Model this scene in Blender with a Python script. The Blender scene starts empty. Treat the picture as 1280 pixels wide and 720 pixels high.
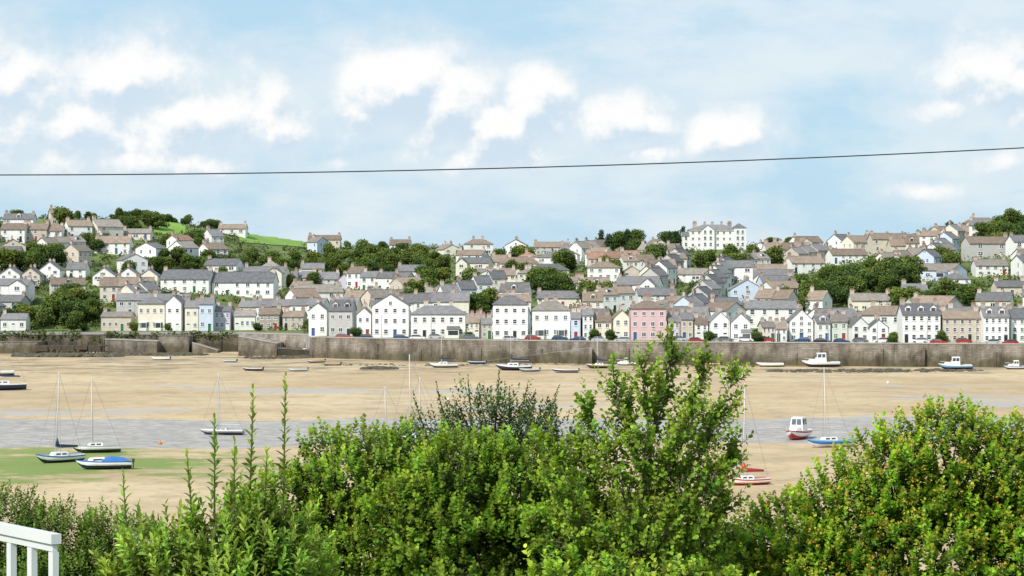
import bpy, math, random
import numpy as np
from mathutils import Vector, Matrix, noise as mn
rnd = random.Random(7)
rng = np.random.default_rng(11)
F = 2880.0; CH = 24.0
scene = bpy.context.scene
coll = scene.collection
scene.view_settings.view_transform = 'Standard'
scene.view_settings.look = 'None'
scene.view_settings.exposure = 0

# ------------------------------------------------------------------ helpers
def across(px, D): return (px - 640.0) / F * D
def sand_dist(py): return CH * F / (py - 340.0)

def mat(name, col, rough=0.8, var=0.15, scale=1.0, col2=None, bump=0.0, spec=0.3, objrand=0.0, metallic=0.0, coord='Object', detail=4):
    m = bpy.data.materials.new(name); m.use_nodes = True
    nt = m.node_tree; N = nt.nodes; L = nt.links
    b = N['Principled BSDF']
    b.inputs['Roughness'].default_value = rough
    b.inputs['Specular IOR Level'].default_value = spec
    b.inputs['Metallic'].default_value = metallic
    tc = N.new('ShaderNodeTexCoord')
    no = N.new('ShaderNodeTexNoise'); no.inputs['Scale'].default_value = scale; no.inputs['Detail'].default_value = detail
    if coord == 'World':
        g = N.new('ShaderNodeNewGeometry'); L.new(g.outputs['Position'], no.inputs['Vector'])
    else:
        L.new(tc.outputs[coord], no.inputs['Vector'])
    mx = N.new('ShaderNodeMix'); mx.data_type = 'RGBA'
    c2 = col2 if col2 else tuple(c * (1 - var * 2) for c in col)
    mr = N.new('ShaderNodeMapRange'); mr.inputs['From Min'].default_value = 0.3; mr.inputs['From Max'].default_value = 0.7
    L.new(no.outputs['Fac'], mr.inputs['Value']); L.new(mr.outputs['Result'], mx.inputs['Factor'])
    mx.inputs['A'].default_value = (*c2, 1); mx.inputs['B'].default_value = (*col, 1)
    out = mx.outputs['Result']
    if objrand > 0:
        oi = N.new('ShaderNodeObjectInfo')
        hs = N.new('ShaderNodeHueSaturation')
        mr2 = N.new('ShaderNodeMapRange'); mr2.inputs['To Min'].default_value = 1 - objrand; mr2.inputs['To Max'].default_value = 1 + objrand * 0.7
        L.new(oi.outputs['Random'], mr2.inputs['Value']); L.new(mr2.outputs['Result'], hs.inputs['Value']); L.new(out, hs.inputs['Color'])
        out = hs.outputs['Color']
    L.new(out, b.inputs['Base Color'])
    if bump > 0:
        bp = N.new('ShaderNodeBump'); bp.inputs['Strength'].default_value = bump; L.new(no.outputs['Fac'], bp.inputs['Height']); L.new(bp.outputs['Normal'], b.inputs['Normal'])
    return m

def new_mesh(name, verts, faces, mats=(), mi=None, smooth=False):
    me = bpy.data.meshes.new(name); me.from_pydata([tuple(v) for v in verts], [], faces)
    for m in mats: me.materials.append(m)
    if mi is not None: me.polygons.foreach_set('material_index', mi)
    if smooth: me.polygons.foreach_set('use_smooth', [True] * len(me.polygons))
    me.update(); return me

def add(name, me, parent=None, loc=(0,0,0), rot=(0,0,0), scale=(1,1,1)):
    o = bpy.data.objects.new(name, me); coll.objects.link(o)
    o.location = loc; o.rotation_euler = rot; o.scale = scale
    if parent: o.parent = parent
    return o

def thing(name, label, cat, loc, rot=(0,0,0), group=None, scale=(1,1,1)):
    o = add(name, None, None, loc, rot, scale); o.empty_display_size = 0.5
    o['label'] = label; o['category'] = cat
    if group: o['group'] = group
    return o

class MB:
    def __init__(s): s.v = []; s.f = []; s.m = []
    def poly(s, pts, m=0):
        n = len(s.v); s.v += [tuple(p) for p in pts]; s.f.append(tuple(range(n, n + len(pts)))); s.m.append(m)
    def box(s, x0, x1, y0, y1, z0, z1, m=0):
        n = len(s.v)
        s.v += [(x0,y0,z0),(x1,y0,z0),(x1,y1,z0),(x0,y1,z0),(x0,y0,z1),(x1,y0,z1),(x1,y1,z1),(x0,y1,z1)]
        for f in [(0,3,2,1),(4,5,6,7),(0,1,5,4),(1,2,6,5),(2,3,7,6),(3,0,4,7)]:
            s.f.append(tuple(n + i for i in f)); s.m.append(m)
    def tube(s, pts, rad, m=0, n=6, cap=True):
        base = len(s.v); pts = [Vector(p) for p in pts]
        for i, p in enumerate(pts):
            a = pts[max(0, i-1)]; b = pts[min(len(pts)-1, i+1)]
            d = (b - a).normalized()
            u = d.cross(Vector((0,0,1)))
            if u.length < 0.05: u = d.cross(Vector((0,1,0)))
            u.normalize(); w = d.cross(u)
            r = rad[i] if hasattr(rad, '__len__') else rad
            for k in range(n):
                t = 2*math.pi*k/n
                s.v.append(tuple(p + (u*math.cos(t) + w*math.sin(t)) * r))
        for i in range(len(pts)-1):
            for k in range(n):
                a = base+i*n+k; b = base+i*n+(k+1) % n
                s.f.append((a, b, b+n, a+n)); s.m.append(m)
        if cap:
            s.f.append(tuple(base + k for k in range(n))[::-1]); s.m.append(m)
            e = base+(len(pts)-1)*n
            s.f.append(tuple(e + k for k in range(n))); s.m.append(m)
    def mesh(s, name, mats, smooth=False): return new_mesh(name, s.v, s.f, mats, s.m, smooth)

# ------------------------------------------------------------------ camera, sun, world
cam = bpy.data.cameras.new('camera'); co = add('camera', cam, None, (0, 0, CH), (math.radians(90) - math.atan(20/F), 0, 0))
cam.sensor_width = 36; cam.lens = 36*F/1280; cam.clip_start = 0.5; cam.clip_end = 12000
scene.camera = co
sd = Vector((-0.46, -0.62, 0.70)).normalized()
sun = bpy.data.lights.new('sun', 'SUN'); so = add('sun', sun, None, (0, 0, 200))
so.rotation_euler = sd.to_track_quat('Z', 'Y').to_euler()
sun.energy = 4.4; sun.angle = math.radians(0.5); sun.color = (1.0, 0.95, 0.87)

w = bpy.data.worlds.new('World'); scene.world = w; w.use_nodes = True
nt = w.node_tree; N = nt.nodes; L = nt.links; N.clear()
out = N.new('ShaderNodeOutputWorld')
sky = N.new('ShaderNodeTexSky'); sky.sky_type = 'NISHITA'; sky.sun_disc = False
sky.sun_elevation = math.asin(sd.z); sky.sun_rotation = math.atan2(sd.x, sd.y); sky.air_density = 1.0; sky.dust_density = 0.6
bg1 = N.new('ShaderNodeBackground'); bg1.inputs['Strength'].default_value = 0.1; L.new(sky.outputs['Color'], bg1.inputs['Color'])
g = bpy.data.node_groups.new('cloud_field', 'ShaderNodeTree')
g.interface.new_socket('Vector', in_out='INPUT', socket_type='NodeSocketVector')
g.interface.new_socket('Value', in_out='OUTPUT', socket_type='NodeSocketFloat')
gi = g.nodes.new('NodeGroupInput'); go = g.nodes.new('NodeGroupOutput')
def gm(op, a, b=None, clamp=False):
    n = g.nodes.new('ShaderNodeMath'); n.operation = op; n.use_clamp = clamp
    for i, x in enumerate((a, b)):
        if x is None: continue
        if isinstance(x, (int, float)): n.inputs[i].default_value = x
        else: g.links.new(x, n.inputs[i])
    return n.outputs[0]
def gnoise(vec, scale3, sc, det, rough):
    mp = g.nodes.new('ShaderNodeMapping'); mp.inputs['Scale'].default_value = scale3; g.links.new(vec, mp.inputs['Vector'])
    n = g.nodes.new('ShaderNodeTexNoise'); n.inputs['Scale'].default_value = sc; n.inputs['Detail'].default_value = det; n.inputs['Roughness'].default_value = rough
    g.links.new(mp.outputs[0], n.inputs['Vector']); return n.outputs['Fac']
blobs = [(20,110,140,62,1.25),(165,105,130,60,1.2),(95,160,200,64,1.1),(270,150,120,60,1.15),(355,165,90,50,1.0),(200,205,280,40,.8),
         (505,112,62,44,1.75),(560,132,62,48,1.65),(610,160,60,40,1.5),(665,132,46,38,1.45),(600,195,150,36,.9),(785,152,66,34,1.35),(810,190,80,26,.75),(912,172,50,30,1.55),
         (1240,105,120,66,1.1),(1180,140,90,36,.75),(1150,240,90,22,.65),(1255,205,110,30,.6),(430,205,90,24,.5)]
cur = None
for (px, py, rx, ry, wt) in blobs:
    s1 = g.nodes.new('ShaderNodeVectorMath'); s1.operation = 'SUBTRACT'; g.links.new(gi.outputs[0], s1.inputs[0]); s1.inputs[1].default_value = ((px-640)/F, 0, (340-py)/F)
    s2 = g.nodes.new('ShaderNodeVectorMath'); s2.operation = 'MULTIPLY'; g.links.new(s1.outputs[0], s2.inputs[0]); s2.inputs[1].default_value = (F/rx, 0, F/ry)
    s3 = g.nodes.new('ShaderNodeVectorMath'); s3.operation = 'LENGTH'; g.links.new(s2.outputs[0], s3.inputs[0])
    v = gm('SUBTRACT', wt, s3.outputs['Value'])
    cur = v if cur is None else gm('MAXIMUM', cur, v)
n1 = gnoise(gi.outputs[0], (1, 0.2, 1.1), 44, 10, 0.58)
n2 = gnoise(gi.outputs[0], (1, 0.2, 1.3), 22, 2, 0.5)
tot = gm('ADD', gm('MAXIMUM', cur, -0.6), gm('ADD', gm('MULTIPLY', gm('SUBTRACT', n1, 0.5), 2.2), gm('MULTIPLY', gm('SUBTRACT', n2, 0.5), 0.6)))
g.links.new(tot, go.inputs[0])
tc = N.new('ShaderNodeTexCoord')
def wm(op, a, b=None, clamp=False):
    n = N.new('ShaderNodeMath'); n.operation = op; n.use_clamp = clamp
    for i, x in enumerate((a, b)):
        if x is None: continue
        if isinstance(x, (int, float)): n.inputs[i].default_value = x
        else: L.new(x, n.inputs[i])
    return n.outputs[0]
def wfield(off):
    ad = N.new('ShaderNodeVectorMath'); ad.operation = 'ADD'; L.new(tc.outputs['Generated'], ad.inputs[0]); ad.inputs[1].default_value = off
    gg = N.new('ShaderNodeGroup'); gg.node_tree = g; L.new(ad.outputs[0], gg.inputs[0]); return gg.outputs[0]
def wrange(v, a, b, c=0, d=1):
    m = N.new('ShaderNodeMapRange'); m.interpolation_type = 'SMOOTHSTEP'
    m.inputs['From Min'].default_value = a; m.inputs['From Max'].default_value = b; m.inputs['To Min'].default_value = c; m.inputs['To Max'].default_value = d
    L.new(v, m.inputs['Value']); return m.outputs['Result']
def wmix(f, a, b):
    m = N.new('ShaderNodeMix'); m.data_type = 'RGBA'
    L.new(f, m.inputs['Factor'])
    for k, x in (('A', a), ('B', b)):
        if isinstance(x, tuple): m.inputs[k].default_value = (*x, 1)
        else: L.new(x, m.inputs[k])
    return m.outputs['Result']
f0 = wfield((0,0,0)); f1 = wfield((-0.003,0,0.007))
light = wrange(wm('SUBTRACT', f0, f1), -0.36, 0.30)
mask = wrange(f0, 0.05, 0.85)
halo = wrange(f0, -0.6, 0.4)
mp = N.new('ShaderNodeMapping'); mp.inputs['Scale'].default_value = (1, 0.2, 2.8); L.new(tc.outputs['Generated'], mp.inputs['Vector'])
vn = N.new('ShaderNodeTexNoise'); vn.inputs['Scale'].default_value = 11; vn.inputs['Detail'].default_value = 9; vn.inputs['Roughness'].default_value = 0.58; L.new(mp.outputs[0], vn.inputs['Vector'])
veil = wrange(vn.outputs['Fac'], 0.36, 0.66)
base = wmix(veil, (0.50, 0.735, 0.91), (0.78, 0.88, 0.95))
base = wmix(wm('MULTIPLY', halo, 0.75), base, (0.74, 0.85, 0.935))
cum = wmix(light, (0.64, 0.765, 0.88), (1.0, 1.0, 0.99))
ccol = wmix(wm('MULTIPLY', mask, 0.97), base, cum)
bg2 = N.new('ShaderNodeBackground'); bg2.inputs['Strength'].default_value = 1.0; L.new(ccol, bg2.inputs['Color'])
ms = N.new('ShaderNodeMixShader'); L.new(bg1.outputs[0], ms.inputs[1]); L.new(bg2.outputs[0], ms.inputs[2])
L.new(wm('ADD', wm('MULTIPLY', mask, 0.10), 0.90, True), ms.inputs[0])
L.new(ms.outputs[0], out.inputs['Surface'])

# ------------------------------------------------------------------ terrain
QX = [-152,-81,-59.5,-55,-30,0,53,127]; QY = [684,684,668,634,617,601,586,571]
def yq(x): return float(np.interp(x, QX, QY))
RP = [0,60,180,260,330,400,450,620,700,830,900,1000,1060,1100,1150,1220,1280]
RY = [275,273,274,284,296,305,309,313,313,309,307,309,305,299,291,282,279]
def ridge(px):
    yr = float(np.interp(px, RP, RY)); R = float(np.interp(px, [0,300,500,1000,1280],[890,960,1050,1000,920]))
    return R, CH + (340-yr)/F*R
def sm(a, b, t):
    t = min(1, max(0, (t-a)/(b-a))); return t*t*(3-2*t)
QZ = 5.6
def HT(x, y):
    q = yq(x)
    if y < 36: return 19.3
    if y < 110: return 19.3 - (y-36)*0.225
    if y < 180: return 2.65 * (1-sm(110, 180, y))
    if y <= q + 0.5:
        near = float(np.interp(x, [-70,-30,20,60,130], [318,322,328,336,341])) + 8*mn.noise(Vector((x*0.03, 1.3, 0))) + 3.5*mn.noise(Vector((x*0.14, 2.3, 0)))
        far = float(np.interp(x, [-80,-30,30,60,130], [381,379,378,384,389])) + 7*mn.noise(Vector((x*0.04, 7.3, 0))) + 4*mn.noise(Vector((x*0.17, 4.3, 0)))
        ch = sm(near-7, near+7, y) * (1-sm(far-9, far+9, y))
        bar = 0.2*sm(0.25,0.5,mn.noise(Vector((x*0.022, y*0.075, 8))))
        return -0.75*ch*(1-bar) + 0.18*mn.noise(Vector((x*0.03, y*0.03, 0))) + 0.06*mn.noise(Vector((x*0.15, y*0.15, 3))) + 0.3*sm(q-45, q, y)
    if y < q + 34: return QZ + 0.02*(y-q-1)
    px = 640 + F*x/y
    R, zr = ridge(px); D0 = q+34; t = (y-D0)/(R-D0)
    z0 = QZ + 0.66
    und = 0.9*mn.noise(Vector((x*0.02, y*0.02, 5)))
    if t <= 1: return z0 + (zr-z0)*(t**0.95) + und*min(1, t*5)
    return max(14.0, zr - (y-R)*0.05 - (y-R)**2*0.00002) + und
def hill_at(px, py):
    D = 600.0
    while D < 1100:
        x = across(px, D)
        if D > yq(x)+3:
            if 340-(HT(x, D)-CH)/D*F <= py: return x, D
        D += 1.0
    return across(px, 1000), 1000.0
xs = sorted(set([-6000,-4000,-2500,-1600,-1100,-800,-600,-480,-400,-340,-300] + [round(-270+2.5*i,2) for i in range(217)] + [300,340,400,480,600,800,1100,1600,2500,4000,6000]))
rows = [('a', v) for v in [-400,-150,-60,-20,0,10,20,30,36] ] + [('a', v) for v in range(40, 180, 10)] + [('a', 180+2.2*i) for i in range(160)]
rows += [('l', k/22) for k in range(1, 23)] + [('q', v) for v in (0.9, 3, 6, 9.5, 14, 20, 27, 34)] + [('h', k/75) for k in range(1, 76)] + [('a', v) for v in (1300, 1400, 1600, 2000, 2600, 3500, 5000, 8000)]
verts = []; faces = []; fm = []
last_a = 180+2.2*159
for kind, v in rows:
    for x in xs:
        q = yq(x)
        if kind == 'a': y = v
        elif kind == 'l': y = last_a + (q+0.4-last_a)*v
        elif kind == 'q': y = q+v
        else: y = q+34 + (1250-q-34)*v
        verts.append((x, y, HT(x, y)))
nx = len(xs)
for j in range(len(rows)-1):
    k0, v0 = rows[j]; k1, v1 = rows[j+1]
    if k1 == 'a' and v1 <= 130: m = 1
    elif k1 == 'a' and v1 < 1000 or k1 == 'l': m = 0
    elif k1 == 'q' and v1 <= 14: m = 2
    else: m = 1
    for i in range(nx-1):
        faces.append((j*nx+i, j*nx+i+1, (j+1)*nx+i+1, (j+1)*nx+i)); fm.append(m)

def sand_material():
    m = bpy.data.materials.new('tidal_sand'); m.use_nodes = True; nt = m.node_tree; N = nt.nodes; L = nt.links; b = N['Principled BSDF']
    geo = N.new('ShaderNodeNewGeometry'); P = geo.outputs['Position']
    def noise(sc3, s, d=4, r=0.5, off=0):
        mp = N.new('ShaderNodeMapping'); mp.inputs['Scale'].default_value = sc3; mp.inputs['Location'].default_value = (off, off*1.7, 0); L.new(P, mp.inputs['Vector'])
        n = N.new('ShaderNodeTexNoise'); n.inputs['Scale'].default_value = s; n.inputs['Detail'].default_value = d; n.inputs['Roughness'].default_value = r; L.new(mp.outputs[0], n.inputs['Vector']); return n.outputs['Fac']
    def rg(v, a, b_, c=0, d=1):
        n = N.new('ShaderNodeMapRange'); n.interpolation_type = 'SMOOTHSTEP'
        for k, x in zip(('From Min','From Max','To Min','To Max'), (a, b_, c, d)): n.inputs[k].default_value = x
        L.new(v, n.inputs['Value']); return n.outputs['Result']
    def mixc(f, a, c):
        n = N.new('ShaderNodeMix'); n.data_type = 'RGBA'; L.new(f, n.inputs['Factor'])
        for k, x in (('A', a), ('B', c)):
            if isinstance(x, tuple): n.inputs[k].default_value = (*x, 1)
            else: L.new(x, n.inputs[k])
        return n.outputs['Result']
    def mt(op, a, b_=0, clamp=False):
        n = N.new('ShaderNodeMath'); n.operation = op; n.use_clamp = clamp
        for i, x in enumerate((a, b_)):
            if isinstance(x, (int, float)): n.inputs[i].default_value = x
            else: L.new(x, n.inputs[i])
        return n.outputs[0]
    big = noise((1, 1.0, 1), 0.016, 6, 0.6); mid = noise((0.8, 0.9, 1), 0.07, 6, 0.65, 31); fine = noise((0.6, 1.2, 1), 0.7, 4, 0.7); mud = noise((0.6, 0.7, 1), 0.035, 8, 0.7, 77)
    mot = noise((0.8, 0.5, 1), 0.32, 6, 0.7, 9)
    c = mixc(rg(big, 0.35, 0.62), (0.49, 0.355, 0.205), (0.585, 0.45, 0.28))
    c = mixc(mt('MULTIPLY', rg(mid, 0.46, 0.60), 0.55), c, (0.40, 0.29, 0.175))
    c = mixc(mt('MULTIPLY', rg(mud, 0.54, 0.61), 0.5), c, (0.34, 0.26, 0.18))
    c = mixc(mt('MULTIPLY', rg(mot, 0.48, 0.64), 0.35), c, (0.28, 0.215, 0.145))
    c = mixc(mt('MULTIPLY', rg(fine, 0.5, 0.68), 0.45), c, (0.26, 0.195, 0.13))
    sx = N.new('ShaderNodeSeparateXYZ'); L.new(P, sx.inputs[0])
    wetn = noise((0.45, 0.7, 1), 0.045, 8, 0.66, 13)
    chd = mt('ABSOLUTE', mt('SUBTRACT', sx.outputs['Y'], 350.0))
    wetz = rg(chd, 30, 80, 0.06, 0.0)
    pool = rg(mt('ABSOLUTE', mt('SUBTRACT', sx.outputs['Y'], 455.0)), 10, 90, 0.06, -0.03)
    wet = rg(mt('ADD', mt('ADD', wetn, wetz), pool), 0.60, 0.66)
    c = mixc(mt('MULTIPLY', wet, 0.8), c, (0.41, 0.375, 0.335))
    wx = mt('DIVIDE', mt('ADD', sx.outputs['X'], 66.0), 34.0); wy = mt('DIVIDE', mt('SUBTRACT', sx.outputs['Y'], 288.0), 24.0)
    wd = mt('SQRT', mt('ADD', mt('MULTIPLY', wx, wx), mt('MULTIPLY', wy, wy)))
    wz = mt('ADD', mt('SUBTRACT', 1.25, wd), mt('MULTIPLY', mt('SUBTRACT', noise((0.6,0.9,1),0.16,7,0.75,5), 0.5), 5.0))
    weed = rg(wz, 0.0, 0.7)
    c = mixc(mt('MULTIPLY', weed, 0.85), c, (0.15, 0.235, 0.045))
    dk = rg(mt('ADD', noise((0.5, 1.0, 1), 0.12, 6, 0.7), rg(sx.outputs['Y'], 500, 575, -0.12, 0.06)), 0.54, 0.62)
    c = mixc(mt('MULTIPLY', dk, 0.7), c, (0.17, 0.145, 0.10))
    L.new(c, b.inputs['Base Color'])
    L.new(rg(wet, 0, 1, 0.88, 0.48), b.inputs['Roughness']); b.inputs['Specular IOR Level'].default_value = 0.25
    bp = N.new('ShaderNodeBump'); bp.inputs['Strength'].default_value = 0.8; bp.inputs['Distance'].default_value = 0.3; L.new(fine, bp.inputs['Height']); L.new(bp.outputs[0], b.inputs['Normal'])
    return m
m_sand = sand_material()
m_hill = mat('hillside_grass', (0.17, 0.22, 0.06), 0.95, scale=0.06, col2=(0.07, 0.10, 0.03), coord='World', detail=8)
m_road = mat('quay_asphalt', (0.30, 0.28, 0.26), 0.9, scale=0.3, coord='World')
ground = add('ground', new_mesh('ground', verts, faces, (m_sand, m_hill, m_road), fm, True)); ground['kind'] = 'structure'

def water_material():
    m = bpy.data.materials.new('estuary_water'); m.use_nodes = True; nt = m.node_tree; N = nt.nodes; L = nt.links; b = N['Principled BSDF']
    geo = N.new('ShaderNodeNewGeometry'); mp = N.new('ShaderNodeMapping'); mp.inputs['Scale'].default_value = (0.5, 0.7, 1); L.new(geo.outputs['Position'], mp.inputs['Vector'])
    n = N.new('ShaderNodeTexNoise'); n.inputs['Scale'].default_value = 0.7; n.inputs['Detail'].default_value = 7; n.inputs['Roughness'].default_value = 0.78; L.new(mp.outputs[0], n.inputs['Vector'])
    mr = N.new('ShaderNodeMapRange'); mr.inputs['From Min'].default_value = 0.38; mr.inputs['From Max'].default_value = 0.62; L.new(n.outputs['Fac'], mr.inputs['Value'])
    r = N.new('ShaderNodeMix'); r.data_type = 'RGBA'; L.new(mr.outputs[0], r.inputs['Factor']); r.inputs['A'].default_value = (0.27, 0.24, 0.215, 1); r.inputs['B'].default_value = (0.52, 0.475, 0.435, 1)
    L.new(r.outputs['Result'], b.inputs['Base Color']); b.inputs['Roughness'].default_value = 0.5; b.inputs['IOR'].default_value = 1.33; b.inputs['Specular IOR Level'].default_value = 0.3
    bp = N.new('ShaderNodeBump'); bp.inputs['Strength'].default_value = 0.8; bp.inputs['Distance'].default_value = 0.5; L.new(n.outputs['Fac'], bp.inputs['Height']); L.new(bp.outputs[0], b.inputs['Normal'])
    return m
water = add('water', new_mesh('water', [(-5000,295,-0.3),(5000,295,-0.3),(5000,405,-0.3),(-5000,405,-0.3)], [(0,1,2,3)], (water_material(),))); water['kind'] = 'structure'

m_field = mat('bright_pasture', (0.22, 0.36, 0.06), 0.9, scale=0.08, col2=(0.16, 0.28, 0.05), coord='World', detail=6)
FIELD_ZONES = [(345,300,46,7), (212,285,20,9)]
for (cx, cy, rx, ry) in FIELD_ZONES:
    vs = []; fs = []; n = 24; mlist = 14
    for j in range(mlist):
        for i in range(n):
            px = cx - rx + 2*rx*i/(n-1); py = cy + ry - (2*ry*j/(mlist-1)) + (px-cx)*0.08
            x, y = hill_at(px, py); vs.append((x, y, HT(x, y)+0.25))
    for j in range(mlist-1):
        for i in range(n-1): fs.append((j*n+i, j*n+i+1, (j+1)*n+i+1, (j+1)*n+i))
    fo = add('field', new_mesh('field', vs, fs, (m_field,), None, True)); fo['kind'] = 'structure'

# ------------------------------------------------------------------ leaf meshes
def leaf_mesh(name, pos, ax, nrm, Ln, Wr, cols, material, simple=False):
    N_ = len(pos)
    ax = ax/np.linalg.norm(ax, axis=1, keepdims=True)
    sdv = np.cross(ax, nrm); sdv /= (np.linalg.norm(sdv, axis=1, keepdims=True)+1e-9)
    up = np.cross(sdv, ax)
    if simple:
        T = np.array([(0,0,0),(0.5,-1,0.1),(0.45,0,0),(0.5,1,0.1),(1,0,-0.1)]); FT = np.array([(0,1,2),(0,2,3),(1,4,2),(2,4,3)])
    else:
        T = np.array([(0,0,0),(0.3,-0.9,0.10),(0.3,0,0),(0.3,0.9,0.10),(0.72,-0.8,0.04),(0.72,0,-0.06),(0.72,0.8,0.04),(1,0,-0.16)])
        FT = np.array([(0,1,2),(0,2,3),(1,4,5),(1,5,2),(2,5,6),(2,6,3),(4,7,5),(5,7,6)])
    k = len(T)
    V = pos[:,None,:] + T[None,:,0,None]*ax[:,None,:]*Ln[:,None,None] + T[None,:,1,None]*sdv[:,None,:]*(Ln*Wr)[:,None,None] + T[None,:,2,None]*up[:,None,:]*Ln[:,None,None]
    V = V.reshape(-1,3).astype(np.float32)
    Fi = (FT[None]+ (np.arange(N_)*k)[:,None,None]).reshape(-1).astype(np.int32)
    me = bpy.data.meshes.new(name); me.vertices.add(len(V)); me.vertices.foreach_set('co', V.ravel())
    nf = len(Fi)//3; me.loops.add(len(Fi)); me.loops.foreach_set('vertex_index', Fi)
    me.polygons.add(nf); me.polygons.foreach_set('loop_start', np.arange(0, len(Fi), 3, dtype=np.int32))
    try: me.polygons.foreach_set('loop_total', np.full(nf, 3, dtype=np.int32))
    except Exception: pass
    me.materials.append(material)
    at = me.color_attributes.new('Col', 'FLOAT_COLOR', 'POINT')
    C = np.ones((N_, k, 4), dtype=np.float32); C[:,:,:3] = cols[:,None,:]
    at.data.foreach_set('color', C.ravel())
    me.update(calc_edges=True); me.validate(); return me
def leaf_mat(name, rough=0.42, trans=0.3, spec=0.45, bright=1.0, tm=(1.6,1.4,0.4)):
    m = bpy.data.materials.new(name); m.use_nodes = True; nt = m.node_tree; N = nt.nodes; L = nt.links; b = N['Principled BSDF']; o = N['Material Output']
    a = N.new('ShaderNodeAttribute'); a.attribute_name = 'Col'
    tcn = N.new('ShaderNodeTexCoord'); nn = N.new('ShaderNodeTexNoise'); nn.inputs['Scale'].default_value = 1.5; L.new(tcn.outputs['Object'], nn.inputs['Vector'])
    mr = N.new('ShaderNodeMapRange'); mr.inputs['From Min'].default_value = 0.3; mr.inputs['From Max'].default_value = 0.7; mr.inputs['To Min'].default_value = 0.75*bright; mr.inputs['To Max'].default_value = 1.25*bright; L.new(nn.outputs['Fac'], mr.inputs['Value'])
    vm = N.new('ShaderNodeVectorMath'); vm.operation = 'SCALE'; L.new(a.outputs['Color'], vm.inputs[0]); L.new(mr.outputs[0], vm.inputs['Scale'])
    L.new(vm.outputs[0], b.inputs['Base Color']); b.inputs['Roughness'].default_value = rough; b.inputs['Specular IOR Level'].default_value = spec
    tr = N.new('ShaderNodeBsdfTranslucent'); t2 = N.new('ShaderNodeVectorMath'); t2.operation = 'MULTIPLY'; L.new(vm.outputs[0], t2.inputs[0]); t2.inputs[1].default_value = tm; L.new(t2.outputs[0], tr.inputs['Color'])
    mx = N.new('ShaderNodeMixShader'); mx.inputs[0].default_value = trans; L.new(b.outputs[0], mx.inputs[1]); L.new(tr.outputs[0], mx.inputs[2]); L.new(mx.outputs[0], o.inputs['Surface'])
    return m
def unit(a): return a/(np.linalg.norm(a, axis=1, keepdims=True)+1e-9)

m_leaf_far = leaf_mat('distant_foliage', 0.75, 0.15, 0.12)
m_bark = mat('bark', (0.20, 0.16, 0.12), 0.9, scale=6)

def crown_mesh(name, blobs, nl, size, c_dark, c_light, material=None):
    P=[]; A=[]; Nn=[]; C=[]; Ls=[]
    tot = sum(b[3]*b[4]*b[5] for b in blobs)
    zmin = min(b[2]-b[5] for b in blobs); zmax = max(b[2]+b[5] for b in blobs)
    for b in blobs:
        n = int(nl*(b[3]*b[4]*b[5])/tot)+20
        d = unit(rng.normal(size=(n,3))); r = np.abs(1-np.abs(rng.normal(size=n))*0.22)
        bump = np.array([1+0.25*mn.noise(Vector(v*2.3)+Vector((b[0],b[1],b[2]))) for v in d])
        p = np.array(b[:3]) + d*np.array(b[3:6])*(r*bump)[:,None]
        ax = unit(rng.normal(size=(n,3))+d*0.3); nr = unit(d+rng.normal(size=(n,3))*0.6+np.array([0,0,0.3]))
        sh = np.clip(0.5*(p[:,2]-zmin)/(zmax-zmin)+0.5*(d[:,2]*0.5+0.5)*r + rng.normal(size=n)*0.15 + rng.normal()*0.12, 0, 1)  # tops lighter, inside and undersides darker: crown shade painted into leaf colour
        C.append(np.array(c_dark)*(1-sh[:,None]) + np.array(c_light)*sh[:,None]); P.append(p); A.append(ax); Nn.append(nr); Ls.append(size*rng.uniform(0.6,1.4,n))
    P=np.concatenate(P)
    return leaf_mesh(name, P, np.concatenate(A), np.concatenate(Nn), np.concatenate(Ls), np.full(len(P),0.42), np.concatenate(C), material or m_leaf_far, True)
protos = []
tree_cols = [((0.035,0.06,0.015),(0.15,0.21,0.04)), ((0.028,0.05,0.013),(0.115,0.17,0.035)), ((0.045,0.065,0.015),(0.20,0.24,0.05)), ((0.028,0.05,0.016),(0.095,0.155,0.04)), ((0.045,0.065,0.016),(0.17,0.23,0.055))]
for i in range(7):
    r2 = random.Random(40+i); bl = []
    if i < 5:
        for k in range(9):
            a = r2.uniform(0, 6.28); rr = r2.uniform(0.3, 2.9); z = r2.uniform(2.4, 7.2); s = r2.uniform(1.2, 2.1)*(1.1 - abs(z-5)*0.1)
            bl.append((rr*math.cos(a), rr*math.sin(a), z, s*1.15, s*1.15, s*0.85))
        bl.append((0,0,4.6,2.4,2.4,2.8))
        cd, cl = tree_cols[i]
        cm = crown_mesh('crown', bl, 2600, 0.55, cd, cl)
    else:
        for k in range(8):
            z = 2.5+k*1.05; s = max(0.5, 2.1-k*0.2)
            for q in range(2):
                a = r2.uniform(0,6.28); bl.append((s*0.45*math.cos(a), s*0.45*math.sin(a), z, s*0.8, s*0.8, 0.6))
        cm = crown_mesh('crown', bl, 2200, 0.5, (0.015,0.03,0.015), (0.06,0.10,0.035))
    tb = MB(); tb.tube([(0,0,-1.5),(0.05,0,1.5),(0.15,0.1,3.5),(0.1,0,6.5)], [0.32,0.25,0.18,0.06])
    for k in range(5):
        a = k*1.3; tb.tube([(0.1,0,2.2+k*0.5),(1.0*math.cos(a),1.0*math.sin(a),3.8+k*0.5),(1.9*math.cos(a),1.9*math.sin(a),5+k*0.4)], [0.12,0.08,0.03], n=5)
    protos.append((cm, tb.mesh('trunk', (m_bark,), True)))
TREE_LABEL = ['leafy green broadleaf tree among hillside houses','dark green broadleaf tree among hillside houses','yellow-green rounded tree among hillside houses','deep green rounded tree among hillside houses','fresh green spreading tree among hillside houses','dark conical conifer standing among the houses','tall dark pine standing above the rooftops']
tree_pos = []
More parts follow.
